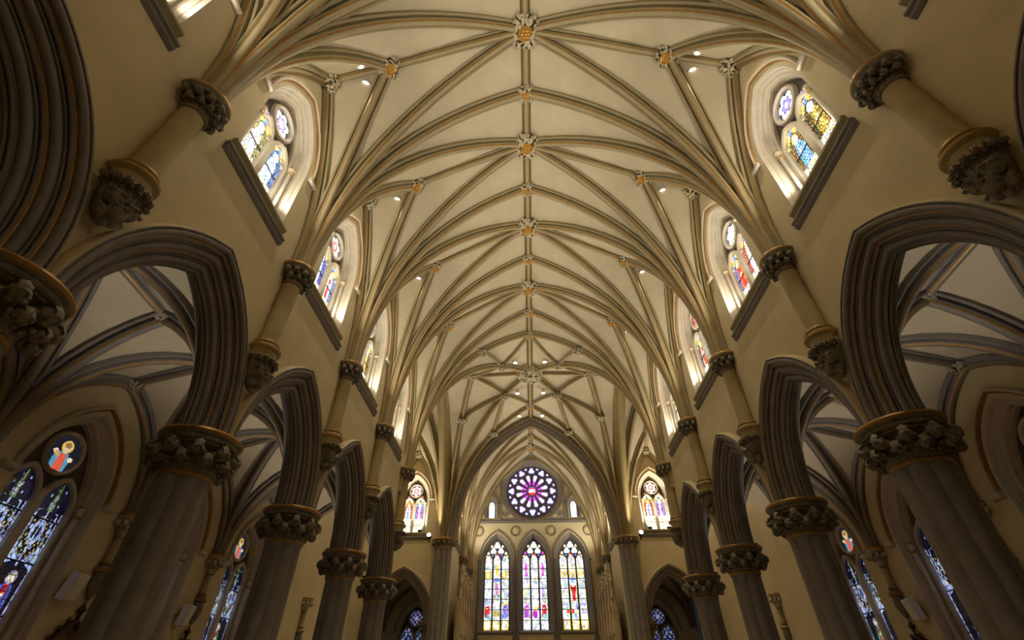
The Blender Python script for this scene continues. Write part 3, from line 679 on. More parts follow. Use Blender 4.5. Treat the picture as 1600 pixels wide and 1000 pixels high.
# ------------------------------------------------------------------ clerestory windows
CUTC = [9.35, 10.15]
CW_D, CW_H, CW_ZS, CW_B = 1.12, 1.8, 10.95, 8.55
def foil_ring(mb, xc, zc, y, r, w, dep, n=28, mi=0):
    k = len(mb.f); ring_sweep(mb, [(y, r + w), (y - dep * .7, r + w * .8), (y - dep, r + w * .3), (y - dep * .8, r), (y, r - w * .3)], xc, zc, n)
    for i in range(k, len(mb.f)): mb.m[i] = mi
def clerestory(var):
    t = Thing('window_clerestory', (0, WALL, CW_B)); G = 'glass_clerestory'; yg = 6.52
    rv = [(6.05, 0), (6.05, .05), (6.10, .075), (6.16, .08), (6.17, .10), (6.27, .15), (6.29, .185), (6.36, .20), (6.38, .235), (6.44, .24), (6.46, .29), (6.56, .31)]
    t.part('reveal', arch_sweep(MB(), rv, CW_D, CW_H, CW_ZS, 14, leg=CW_B), 'pale', angle=25)
    hm = arch_sweep(MB(), [(6.06, 0), (5.98, 0), (5.94, .03), (5.94, .06), (5.97, .085), (6.0, .10), (6.03, .13), (6.06, .14)], 1.30, 2.02, 10.98, 14, leg=10.9, segm=[0, 0, 0, 0, 1, 1, 0])
    h = t.part('hood_mould', hm, ['pale', 'gold'])
    for sx in (-1, 1): t.part('label_stop', MB().prism_x([(6.06, 10.98), (5.96, 10.97), (5.93, 10.93), (5.95, 10.87), (6.06, 10.84)], *sorted((sx * 1.17, sx * 1.5))), 'pale', parent=h)
    # sill
    t.part('sill', MB().prism_x([(6.56, 8.5), (6.56, 8.84), (5.95, 8.76), (5.93, 8.73), (5.93, 8.67), (5.96, 8.64), (6.05, 8.50)], -1.17, 1.17), 'rib')
    t.part('string_course', MB().prism_x([(6.06, 8.51), (5.97, 8.505), (5.93, 8.48), (5.93, 8.44), (5.97, 8.415), (5.99, 8.40), (5.965, 8.375), (5.965, 8.34), (6.0, 8.30), (6.06, 8.27)], -1.26, 1.26), 'stone')
    # tracery
    pl = arch_line(CW_D, CW_H, CW_ZS, .29, 12, 8.7); tr = MB()
    tr.add([(x, yg + .03, z) for x, z in pl], [tuple(range(len(pl)))], 1)
    trm = t.part('tracery', tr.box((-.085, yg - .13, 8.72), (.085, yg + .02, 10.75)), ['pale', 'dark'])
    for sx in (-1, 1):
        tb = arch_sweep(MB(), [(yg + .02, -.10), (yg - .07, -.09), (yg - .12, -.03), (yg - .09, .02), (yg + .02, .03)], .33, .52, 10.62, 8, leg=8.75, xc=sx * .40)
        for q in (-1, 1): tb.ball((sx * .40 + q * .27, yg - .03, 10.72), .07, 8, (1, .8, 1.2))
        t.part('light_arch', tb, 'pale', parent=trm)
        sm = MB().tube([(sx * .83, 6.30, 8.8), (sx * .83, 6.30, 10.6)], .05, 10)
        sh = t.part('jamb_shaft', sm, 'pale')
        t.part('capital', MB().lathe([(.05, 10.55), (.075, 10.58), (.06, 10.62), (.07, 10.7), (.1, 10.76), (.1, 10.80), (.02, 10.82)], (sx * .83, 6.30, 0), 12, segm=[1, 1, 0, 0, 1, 0]), ['pale', 'gold'], parent=sh)
        light_panes(t, .30, 8.80, 10.62, .46, sx * .40, yg - .005, style_clerestory(var * 2 + (sx > 0)), G, CUTC, .018, var * 5 + sx + 9, piece=.075, lead=.015)
        for z in CUTC: t.part('saddle_bar', MB().box((sx * .40 - .31, yg - .03, z - .012), (sx * .40 + .31, yg - .008, z + .012)), 'lead')
    cr = MB(); foil_ring(cr, 0, 11.66, yg + .02, .40, .10, .14); t.part('oculus_ring', cr, 'pale', parent=trm)
    c1, c2 = [((.95, .95, 1), (.8, .12, .1)), ((.25, .2, .85), (.9, .95, 1)), ((.75, .08, .1), (.92, .95, 1)), ((.15, .12, .8), (.9, .95, 1)), ((.6, .75, .9), (1, 1, 1)), ((.85, .1, .06), (1, .96, .92))][var % 6]
    lobed_pane(t, 0, 11.66, yg - .005, .36, 6, [(.22, c2), (.5, c1), (.62, (.03, .03, .05)), (.95, c2)], G, depth=.3)
    for sx in (-1, 1): lobed_pane(t, sx * .48, 11.25, yg - .006, .07, 3, [(.9, c1)], G)
    return Proto(t.root)
def flood():
    t = Thing('floodlight', (0, 6.24, 8.8))
    t.part('bracket', MB().box((-.05, 6.2, 8.8), (.05, 6.28, 8.86)), 'black')
    hs = MB().box((-.12, -.08, -.10), (.12, .08, .08)); m = Matrix.Translation((0, 6.24, 8.95)) @ Matrix.Rotation(R_(28), 4, 'X')
    t.part('housing', hs.xf(m), 'black'); t.part('lens', MB().box((-.105, -.065, .08), (.105, .065, .085)).xf(m), 'lamp')
    return t
FL = flood(); FLD = []
FLP = Proto(FL.root)
fl_light = bpy.data.lights.new('flood_lamp', 'SPOT'); fl_light.energy = FLOOD_W; fl_light.color = (1, .92, .73); fl_light.spot_size = R_(138); fl_light.spot_blend = 1.0; fl_light.shadow_soft_size = .08
ch_light = fl_light.copy(); ch_light.name = 'chancel_flood_lamp'; ch_light.energy = FLOOD_W * 2.5; ch_light.spot_size = R_(150)
def put_flood(frame, x, label, lamp=None):
    rz, cx, cy = frame
    r = FLP.put(frame, label, 'floodlight', 'uplights on window sills', org=(x, 6.24, 8.8))
    ex = [c for c in r.children if c.type == 'LIGHT']
    if ex and lamp: ex[0].data = lamp
    if not ex:
        lo = newobj('flood_lamp', lamp or fl_light, r)
        lo.location = (0, -.05, .27); lo.rotation_euler = (pi + R_(37), 0, 0)
    return r
vw = {-2: 'behind the camera', -1: 'cut off by the top corner', 0: 'nearest whole window', 1: 'second window', 2: 'third window', 3: 'fourth window before the crossing'}
CLP = [clerestory(v) for v in range(6)]
wn = 0
def put_window(P, frame, name, label, cat, group):
    r = P.put(frame, label, cat, group, 'structure'); r.name = name; return r
for s in 'LR':
    for j in range(-2, 4):
        wn += 1
        put_window(CLP[(j + 1 + (2 if s == 'R' else 0)) % 5], FR(s, C_(j)), 'window_%d' % wn, 'stained glass clerestory window high on the %s wall, %s' % (SIDE[s], vw[j]), 'window', 'clerestory windows')
        for q in (-1, 1): put_flood(FR(s, C_(j)), q * .62, 'floodlight on the %s %s end, %s' % (SIDE[s] + ' clerestory sill,', ('near' if (q < 0) == (s == 'L') else 'far'), vw[j]))
    wn += 1
    put_window(CLP[5], FT[s], 'window_%d' % wn, 'stained glass window with red flower oculus facing the camera in the %s transept' % SIDE[s], 'window', 'transept windows')
    for q in (-1, 1): put_flood(FT[s], q * .62, 'floodlight at the %s end of the %s transept window sill' % (('left' if q < 0 else 'right'), SIDE[s]), ch_light)
FCH = {'L': lambda y: (pi / 2, .605, y), 'R': lambda y: (-pi / 2, -.605, y)}
for s in 'LR':
    for i in range(2):
        wn += 1; y = CH0 + B * (i + .5)
        put_window(CLP[i], FCH[s](y), 'window_%d' % wn, 'clerestory window on the %s side of the chancel, %s' % (SIDE[s], ['near the chancel arch', 'near the rose window'][i]), 'window', 'chancel side windows')
        put_flood(FCH[s](y), 0, 'floodlight on the sill of the %s chancel window, %s' % (SIDE[s], ['near the chancel arch', 'near the rose window'][i]), ch_light)

# ------------------------------------------------------------------ recessed downlights
def downlight():
    t = Thing('downlight'); t.part('housing', MB().lathe([(.13, .45), (.13, 0), (.155, -.02), (.155, -.05), (.12, -.05), (.115, .02)], n=20), 'white')
    t.part('lens', MB().lathe([(.118, -.02), (.09, -.045), (.01, -.055)], n=20), 'lamp'); return t.root
DLP = downlight(); dl_used = [0]
dl_light = bpy.data.lights.new('downlight_lamp', 'SPOT'); dl_light.energy = DOWN_W; dl_light.color = (1, .88, .62); dl_light.spot_size = R_(78); dl_light.spot_blend = 1.0; dl_light.shadow_soft_size = .1
newobj('downlight_lamp', dl_light, DLP).location = (0, 0, -.09)
def put_dl(loc, label, group):
    r = copy_tree(DLP) if dl_used[0] else DLP; dl_used[0] = 1; r.location = (loc[0], loc[1], loc[2] + HZ); tag(r, label, 'downlight', group)
for s, sx in (('L', -1), ('R', 1)):
    for j in range(0, 4):
        for q in (-1, 1): put_dl((sx * 4.98, C_(j) + q * .30, 14.62), 'lit downlight at the %s of the %s side rib, %s' % ('near edge' if q < 0 else 'far edge', SIDE[s], ordw[j]), 'vault downlights')
for i, (x, y) in enumerate([(.95, 24.5), (.9, 28.0), (.85, 30.75)]):
    for sx in (-1, 1): put_dl((sx * x, y, [16.95, 16.75, 16.45][i]), 'lit downlight in the star vault, %s pair, %s one' % (['first', 'middle', 'lowest'][i], 'left' if sx < 0 else 'right'), 'star vault downlights')

for s, sx in (('L', -1), ('R', 1)):
    for q, yy in enumerate((YX - 3.9, YX + 3.9)): put_dl((sx * XT, yy, 15.0), 'added fill downlight in the %s transept vault, %s' % (SIDE[s], ['near one', 'far one'][q]), 'added transept downlights')  # extra lamps, added to brighten the transept walls
for q in (-1, 1):
    put_dl((q * 2.4, CH0 + B * .5, 16.1), 'added fill downlight in the chancel vault, %s' % ('left' if q < 0 else 'right'), 'added chancel downlights')  # pair added to lift the light on the chancel end wall

# ================================================================== aisles
def aisle_bay():
    h = B / 2; y0, y1, ym = 6.5, 10.62, 8.56; web = MB(); ribs = []; z0 = ZS + .03
    for sx in (-1, 1):
        for yc, za in ((y0, 6.75), (y1, 6.5)):
            P0 = (sx * h, yc, z0); T, _ = rib_pts(P0, (sx * h, ym, 6.95), 10); D, _ = rib_pts(P0, (0, ym, 7.05), 10); F, _ = rib_pts(P0, (0, yc, za), 10)
            ruled(web, T, D, 4, .02); ruled(web, D, F, 4, .02); ribs.append(arc_rib(P0, (0, ym, 7.05), 10, .8))
    ribs.append(arc_rib((h, y0, z0), (h, ym, 6.95), 10, .95).join(arc_rib((h, y1, z0), (h, ym, 6.95), 10, .95)))
    ribs.append(arc_rib((-h, y1, z0), (0, y1, 6.5), 10, .8).join(arc_rib((h, y1, z0), (0, y1, 6.5), 10, .8)))
    ribs.append(line_rib([(-h, ym, 6.95), (0, ym, 7.05), (h, ym, 6.95)], .7)); ribs.append(line_rib([(0, y0, 6.75), (0, ym, 7.05), (0, y1, 6.5)], .7))
    o = single('ceiling', web, 'web', angle=60)
    for r in ribs: newobj('rib', r.mesh('rib', ['stone', 'gold', 'stone']), o)
    return Proto(o)
AVP = aisle_bay()
def wp(frame, x, y, z): rz, cx, cy = frame; c, s = math.cos(rz), math.sin(rz); return (cx + c * x - s * y, cy + s * x + c * y, z)
for s in 'LR':
    for j in range(-2, 4):
        AVP.put(FR(s, C_(j)), 'plain ribbed vault bay of the %s aisle, %s' % (SIDE[s], aw[j].replace('arch', 'bay')), 'vault', 'aisle vault bays', 'structure')
        if j < 0: continue
        f = FR(s, C_(j)); nm = aw[j].replace('arch', 'bay')
        boss('ais', wp(f, 0, 8.56, 6.95), 'small leafy boss at the middle of the %s aisle vault, %s' % (SIDE[s], nm), 'aisle vault bosses')
        boss('ais', wp(f, 0, 10.5, 6.42), 'small leafy boss at the outer wall of the %s aisle vault, %s' % (SIDE[s], nm), 'aisle wall bosses')
        boss('ais', wp(FR(s, S(j + 1)), 0, 8.56, 6.85), 'small leafy boss on the cross rib beyond the %s aisle vault, %s' % (SIDE[s], nm), 'aisle cross rib bosses')
    AVP.put(FT[s], 'ribbed vault of the side chapel behind the %s transept' % SIDE[s], 'vault', 'chapel vaults', 'structure')
    mb = MB(); strip_wall(mb, -2.4, 2.4, -HZ, 7.6, AW, [('a', 0, 1.2, -.6, 3.7, 1.85)])
    o = single('wall_chapel_' + SIDE[s], mb, 'wall'); place(o, FT[s]); tag(o, 'end wall of the chapel behind the %s transept arch' % SIDE[s], 'wall', kind='structure')
def uplight():
    t = Thing('uplight', (0, 6.94, 3.79)); t.part('base', MB().lathe([(.07, 3.79), (.07, 3.82), (.03, 3.83)], (0, 6.94, 0), 12), 'black')
    t.part('shade', MB().lathe([(.03, 3.82), (.06, 3.85), (.085, 3.93), (.075, 3.93), (.05, 3.86)], (0, 6.94, 0), 14), 'black'); t.part('bulb', MB().ball((0, 6.94, 3.885), .035, 8), 'lamp'); return t
UP = Proto(uplight().root); up_light = bpy.data.lights.new('uplight_lamp', 'SPOT'); up_light.energy = UP_W; up_light.color = (1, .9, .76); up_light.spot_size = R_(115); up_light.spot_blend = .8; up_light.shadow_soft_size = .06
def put_up(frame, label):
    r = UP.put(frame, label, 'uplight', 'aisle uplights')
    if not any(c.type == 'LIGHT' for c in r.children):
        lo = newobj('uplight_lamp', up_light, r); lo.location = (0, .03, .17); lo.rotation_euler = (pi - R_(18), 0, 0)
for s in 'LR':
    for k in range(0, 5): put_up(FR(s, S(k)), 'uplight behind the %s arcade capital, %s' % (SIDE[s], cw[k]))
def disc_pane(th, xc, zc, y, r, style, matn, seed, res=.022):
    sh, base = style; n = int(2 * r / res); zz = np.linspace(zc - r * .995, zc + r * .995, n + 1); hw = np.sqrt(np.maximum(r * r - (zz - zc) ** 2, 1e-4)); uu = np.linspace(-1, 1, n + 1)
    X = uu[None] * hw[:, None]; Z = np.repeat(zz[:, None], n + 1, 1); V = np.stack([X + xc - th.org[0], np.full_like(X, y - th.org[1]), Z - th.org[2]], -1).reshape(-1, 3)
    idx = np.arange((n + 1) ** 2).reshape(n + 1, n + 1); F = np.stack([idx[:-1, :-1], idx[:-1, 1:], idx[1:, 1:], idx[1:, :-1]], -1).reshape(-1, 4)
    cx = ((X[:-1, :-1] + X[1:, 1:]) / 2).ravel() / r; cz = ((Z[:-1, :-1] + Z[1:, 1:]) / 2 - zc).ravel() / r
    c = paint(cx, cz, sh, base) * np.random.RandomState(seed).uniform(.75, 1.15, (len(cx), 1))
    return newobj('pane', glass_mesh('pane', V.tolist(), F.tolist(), c, matn), th.root)
BUST = ([('p', [(-.5, -.95), (-.55, -.3), (-.3, .05), (.3, .05), (.55, -.3), (.5, -.95)], (.1, .35, .55)), ('p', [(-.25, -.95), (-.2, 0), (.2, 0), (.35, -.95)], (.8, .12, .06)), ('e', 0, .35, .36, .36, (.8, .55, .12)), ('e', 0, .30, .19, .26, (.8, .58, .4)), ('e', 0, .44, .2, .16, (.35, .18, .06)),
         ('e', -.55, -.05, .16, .13, SK), ('e', .55, -.2, .16, .13, SK), ('p', [(-.6, -.1), (-.3, -.35), (-.2, -.2), (-.5, .05)], (.85, .35, .1))], (.012, .012, .02))
def aisle_window(var, matn):
    t = Thing('window_aisle', (0, AW, -.6)); yg = AW + .5; d, hh, zs, zb = 1.2, 1.85, 3.7, -.6
    rv = [(AW, 0), (AW, .05), (AW + .07, .07), (AW + .12, .075), (AW + .14, .10), (AW + .26, .15), (AW + .28, .19), (AW + .38, .205), (AW + .42, .235), (AW + .52, .25)]
    t.part('reveal', arch_sweep(MB(), rv, d, hh, zs, 14, leg=zb), 'pale', angle=25)
    h = t.part('hood_mould', arch_sweep(MB(), [(AW + .01, 0), (AW - .09, 0), (AW - .12, .04), (AW - .1, .08), (AW - .05, .11), (AW + .01, .13)], 1.36, 2.05, 3.72, 14, leg=3.68, segm=[0, 0, 0, 1, 1]), ['pale', 'gold'])
    for sx in (-1, 1): t.part('label_stop', MB().prism_x([(AW + .01, 3.76), (AW - .1, 3.75), (AW - .13, 3.7), (AW - .1, 3.64), (AW + .01, 3.6)], *sorted((sx * 1.23, sx * 1.55))), 'pale', parent=h)
    t.part('sill', MB().prism_x([(AW + .55, zb), (AW + .55, zb + .16), (AW - .06, zb + .02), (AW - .06, zb - .1), (AW, zb - .14)], -1.25, 1.25), 'pale')
    pl = arch_line(d, hh, zs, .24, 12, zb); tr = MB().add([(x, yg + .03, z) for x, z in pl], [tuple(range(len(pl)))], 1)
    trm = t.part('tracery', tr.box((-.08, yg - .14, zb), (.08, yg + .02, 3.7)), ['pale', 'dark'])
    cr = MB(); foil_ring(cr, 0, 4.55, yg + .02, .44, .07, .12); t.part('oculus_ring', cr, 'pale', parent=trm)
    disc_pane(t, 0, 4.55, yg - .005, .41, BUST if matn == 'glass_aisle' else ([('d', -1, -1, 1, 1, (.5, .55, .9), 9, 9, .2), ('e', 0, 0, .3, .3, (.7, .7, .9))], (.02, .02, .12)), matn, var)
    cuts = [.45, 1.4, 2.35, 3.2]
    for sx in (-1, 1):
        t.part('light_arch', arch_sweep(MB(), [(yg + .02, -.09), (yg - .08, -.08), (yg - .13, -.03), (yg - .10, .02), (yg + .02, .03)], .40, .60, 3.45, 8, leg=zb, xc=sx * .49), 'pale', parent=trm)
        sh = t.part('jamb_shaft', MB().tube([(sx * .99, AW + .24, zb), (sx * .99, AW + .24, 3.4)], .055, 10), 'pale')
        t.part('capital', MB().lathe([(.055, 3.34), (.085, 3.37), (.065, 3.41), (.075, 3.5), (.11, 3.57), (.11, 3.61), (.02, 3.63)], (sx * .99, AW + .24, 0), 12, segm=[1, 1, 0, 0, 1, 0]), ['pale', 'gold'], parent=sh)
        stl = style_aisle(var + (sx > 0) * 2)
        if matn == 'glass_chapel': stl = ([('d', -1, 0, 1, 1.1, W_, 8, 60, .35), ('d', -1, 0, 1, 1.1, PB, 5, 90, .5)] + saint(0, .45, .8, BL, (.3, .3, .9), YE, .6), DB)
        light_panes(t, .38, zb + .18, 3.45, .56, sx * .49, yg - .005, stl, matn, cuts, .019, var * 7 + sx + 40, piece=.10, lead=.014)
        for z in cuts: t.part('saddle_bar', MB().box((sx * .49 - .39, yg - .03, z - .014), (sx * .49 + .39, yg - .008, z + .014)), 'lead')
    return Proto(t.root)
AWP = [aisle_window(v, 'glass_aisle') for v in range(3)]; AWC = aisle_window(3, 'glass_chapel')
for s in 'LR':
    for j in (1, 2, 3):
        wn += 1; put_window(AWP[(j - 1 + (s == 'R')) % 3], FR(s, C_(j)), 'window_%d' % wn, 'tall two-light stained glass window of the %s aisle, %s' % (SIDE[s], ['nearest the camera', 'middle one', 'farthest one'][j - 1]), 'window', 'aisle windows')
    wn += 1; put_window(AWC, FT[s], 'window_%d' % wn, 'blue stained glass window glimpsed through the %s chapel arch' % SIDE[s], 'window', 'chapel windows')
# wall responds
def respond():
    xa = 10.62; t = Thing('wall_respond', (0, xa, 1.75)); ax = (0, xa, 0)
    t.part('shaft', MB().lathe([(.10, 2.6), (.10, 3.25)], ax, 14), 'shaft')
    cp = t.part('capital', MB().lathe([(.10, 3.18), (.13, 3.2), (.13, 3.23), (.1, 3.25), (.12, 3.4), (.2, 3.58), (.27, 3.62), (.30, 3.68), (.30, 3.73), (.27, 3.77), (.1, 3.78)], ax, 18, segm=[1, 1, 0, 0, 0, 0, 0, 1, 1, 0]), ['boss', 'gold'])
    lm = crocket(.11, 3.24, .34, .15, .075, .075, .025).mesh('leaf', 'boss', angle=75)
    for i in range(6): t.inst('leaf', lm, ax, pi + pi * i / 5, cp)
    t.part('corbel', MB().lathe([(.1, 2.68), (.15, 2.65), (.15, 2.62), (.11, 2.58), (.18, 2.53), (.2, 2.5), (.19, 2.45), (.14, 2.42), (.16, 2.3), (.17, 2.2), (.12, 2.05), (.06, 1.92), (.02, 1.85)], ax, 16, segm=[1, 1, 0, 0, 1, 1, 0, 0, 2, 2, 2, 2]), ['stone', 'gold', 'carve'])
    return Proto(t.root)
RSP = respond()
for s in 'LR':
    for k in (1, 2, 3, 4): RSP.put(FR(s, S(k)), 'short corbelled shaft with leafy capital on the %s aisle wall, %s' % (SIDE[s], ['nearest', 'second', 'third', 'farthest'][k - 1]), 'wall shaft', 'aisle wall responds')
    RSP.put(FR(s, 24.1), 'corbelled shaft on the lit end wall of the %s transept' % SIDE[s], 'wall shaft', 'transept wall responds')
# loudspeakers
def speaker():
    t = Thing('loudspeaker', (0, AW, 2.0)); m = Matrix.Translation((0, AW - .22, 2.02)) @ Matrix.Rotation(R_(14), 4, 'X')
    b = MB().rings([[(x * k, -.1 + dy, z * k) for x, z in ((-.17, -.27), (.17, -.27), (.17, .27), (-.17, .27))] for k, dy in ((.9, 0), (1, .03), (1, .2))], True, True)
    t.part('cabinet', b.xf(m), 'white'); t.part('grille', MB().box((-.14, -.108, -.23), (.14, -.1, .23)).xf(m), 'white'); t.part('bracket', MB().box((-.04, AW - .13, 1.98), (.04, AW, 2.06)), 'black')
    return Proto(t.root)
SPK = speaker()
SPK.put(FR('L', S(2) - .72), 'white wall loudspeaker beside the nearest left aisle window', 'loudspeaker', 'aisle loudspeakers')
SPK.put(FR('L', S(3) - .62), 'white wall loudspeaker beyond the second left column', 'loudspeaker', 'aisle loudspeakers')
SPK.put(FR('R', S(3) - .62), 'white wall loudspeaker on the right aisle wall', 'loudspeaker', 'aisle loudspeakers')
# carved station frames
def station():
    t = Thing('station_frame', (0, AW, -.1)); y = AW
    fr = MB(); arch_sweep(fr, [(y, 0), (y - .12, 0), (y - .14, .05), (y - .10, .09), (y, .1)], .55, .85, .65, 10, leg=-.1); t.part('frame', fr.box((-.62, y - .16, -.22), (.62, y, -.08)), 'wood')
    pl = arch_line(.55, .85, .65, .09, 10, -.1); t.part('panel', MB().add([(x, y - .04, z) for x, z in pl], [tuple(range(len(pl)))]), 'paint')
    cm = MB().ball((0, 0, 0), .05, 6, (1, .8, 1.3)).mesh('crocket', 'wood')
    for i, (x, z) in enumerate(arch_line(.60, .93, .65, 0, 5)): t.inst('crocket', cm, (x, y - .07, z))
    t.part('finial', MB().lathe([(.03, 1.5), (.05, 1.62), (.1, 1.68), (.04, 1.75), (.01, 1.85)], (0, y - .07, 0), 8), 'wood')
    return Proto(t.root)
STP = station()
for s in 'LR':
    for k in (2, 3): STP.put(FR(s, S(k)), 'dark gothic picture frame on the %s aisle wall, %s' % (SIDE[s], 'nearer' if k == 2 else 'farther'), 'picture frame', 'framed aisle pictures')
    STP.put(FR(s, 22.6), 'dark crocketed gothic frame on the lit end wall of the %s transept' % SIDE[s], 'picture frame', 'framed transept pictures')

# ================================================================== crossing arches and piers
def big_arch(y0, y1, d, h, zs, w):
    P = [(y0, 0), (y0, w * .2)]; sg = [0]
    n = 3
    for i in range(n):
        a, o = y0 + (y1 - y0) * .42 * i / n, w * (.2 + .8 * i / n); e = w * .8 / n; q = (y1 - y0) * .42 / n
        P += [(a + q * .3, o + e * .1), (a + q * .35, o + e * .5), (a + q * .7, o + e * .75), (a + q * .75, o + e * .9), (a + q, o + e)]; sg += [0, 0, 1 if i % 2 == 0 else 0, 0, 0]
    m = [(y0 + y1 - y, o) for y, o in P][::-1]; return P + m, sg + [0] + sg[::-1]
for s in 'LR':
    P, sg = big_arch(5.70, 6.5, 5.8, 8.8, ZC, .5); t = Thing('transept_arch', (0, 6.1, ZC)); t.part('moulding', arch_sweep(MB(), P, 5.8, 8.75, ZC, 20, segm=sg), ['rib', 'gold'])
    place(t.root, FR(s, YX)); tag(t.root, 'wide ochre moulded arch between the star vault and the %s transept' % SIDE[s], 'arch', 'transept arches')
P, sg = big_arch(31.75, 32.7, 5.95, 8.85, ZC, .75); t = Thing('chancel_arch', (0, 32.2, ZC))
t.part('moulding', arch_sweep(MB(), P, 5.95, 8.85, ZC, 24, segm=sg), ['stone', 'gold'])
dn = MB()
for x, z in arch_line(5.95, 8.85, ZC, .24, 44)[2:-2]: dn.box((x - .06, 31.68, z - .06), (x + .06, 31.80, z + .06))
dd = t.part('dentil_course', dn, 'rib'); dd['kind'] = 'stuff'
place(t.root, (0, 0, 0)); tag(t.root, 'deep pointed chancel arch with a dentil course framing the rose window', 'arch')
def pier():
    t = Thing('crossing_pier', (0, 0, -HZ)); lob = lambda a: .86 + .14 * abs(math.cos(5 * a))
    t.part('base', MB().lathe([(.95, -HZ), (.95, -HZ + .4), (.85, -HZ + .5), (.75, -HZ + .7)], n=20), 'stone')
    t.part('shaft', MB().lathe([(.58, -HZ + .6), (.58, 7.7)], n=100, lobe=lob), 'stone', angle=25)
    cp = t.part('capital', MB().lathe([(.52, 7.62), (.6, 7.66), (.56, 7.72), (.56, 7.95), (.66, 8.08), (.72, 8.12), (.76, 8.2), (.74, 8.26), (.3, 8.28)], n=16, segm=[1, 1, 0, 0, 0, 1, 1, 0]), ['carve', 'gold'])
    lm = crocket(.54, 7.72, .34, .16, .08, .10, .03).mesh('leaf', 'carve', angle=75)
    for i in range(14): t.inst('leaf', lm, (0, 0, 0), 2 * pi * i / 14, cp)
    return Proto(t.root)
PRP = pier()
for s, sx in (('L', -1), ('R', 1)):
    PRP.put((0, sx * 5.95, 32.15), 'clustered pier with polygonal leafy capital on the %s of the chancel arch' % SIDE[s], 'pier', 'chancel arch piers')
    t = Thing('spotlight', (0, 0, 8.2)); sp = MB().tube([(0, -.32, 8.42), (0, -.05, 8.30)], .13, 14); t.part('housing', sp, 'black'); t.part('lens', MB().tube([(0, -.36, 8.438), (0, -.325, 8.424)], .12, 14), 'lamp'); t.part('bracket', MB().box((-.03, -.1, 8.1), (.03, .3, 8.2)), 'black')
    sl = bpy.data.lights.new('spot_lamp', 'SPOT'); sl.energy = 1400; sl.color = (1, .9, .7); sl.spot_size = R_(92); sl.spot_blend = 1; sl.shadow_soft_size = .1
    lo = newobj('spot_lamp', sl, t.root); lo.location = (sx * .15, -.6, .36); lo.rotation_euler = Vector((-sx * 6.4, -5.6, 8.6)).to_track_quat('-Z', 'Y').to_euler()
    place(t.root, (0, sx * 6.85, 31.9)); tag(t.root, 'lit round spotlight beside the capital on the %s of the chancel arch' % SIDE[s], 'spotlight', 'pier spotlights')

# ================================================================== chancel
for s, sg in (('L', 1), ('R', -1)):
    mb = MB(); a, b = sorted((sg * 32.3, sg * (YE_ + .6))); strip_wall(mb, a, b, -HZ, 16.5, WALL, [('a', sg * (CH0 + B * (i + .5)), 1.12, 8.55, 10.95, 1.8) for i in range(2)])
    o = single('wall_chancel_' + SIDE[s], mb, 'wall'); rz, cx, cy = FCH[s](0); place(o, (rz, cx, cy)); tag(o, 'beige %s side wall of the chancel' % SIDE[s], 'wall', kind='structure')
    for i, yy in enumerate((CH0 + B, CH0 + 2 * B - .35)):
        SHP.put(FCH[s](yy), 'vaulting shaft with corbel on the %s chancel wall, %s' % (SIDE[s], ['middle', 'in the corner by the rose window'][i]), 'wall shaft', 'vaulting shafts of the chancel')
EY = YE_; LX = (-3.02, 0, 3.02); LD, LH, LZ, LB_ = 1.32, 2.1, 8.9, 4.12; RZ_, RR = 14.6, 2.55; SX = 3.55
ops = [('a', x, LD, LB_, LZ, LH) for x in LX] + [('c', 0, RZ_, RR)] + [('a', q * SX, .42, 12.2, 13.35, .55) for q in (-1, 1)]
o = single('wall_chancel_end', strip_wall(MB(), -5.6, 5.6, -HZ, 18.3, EY, ops, .08), 'wall'); place(o, (0, 0, 0)); tag(o, 'beige chancel end wall holding the rose window and three lancets', 'wall', kind='structure')
ln = ['left', 'middle', 'right']
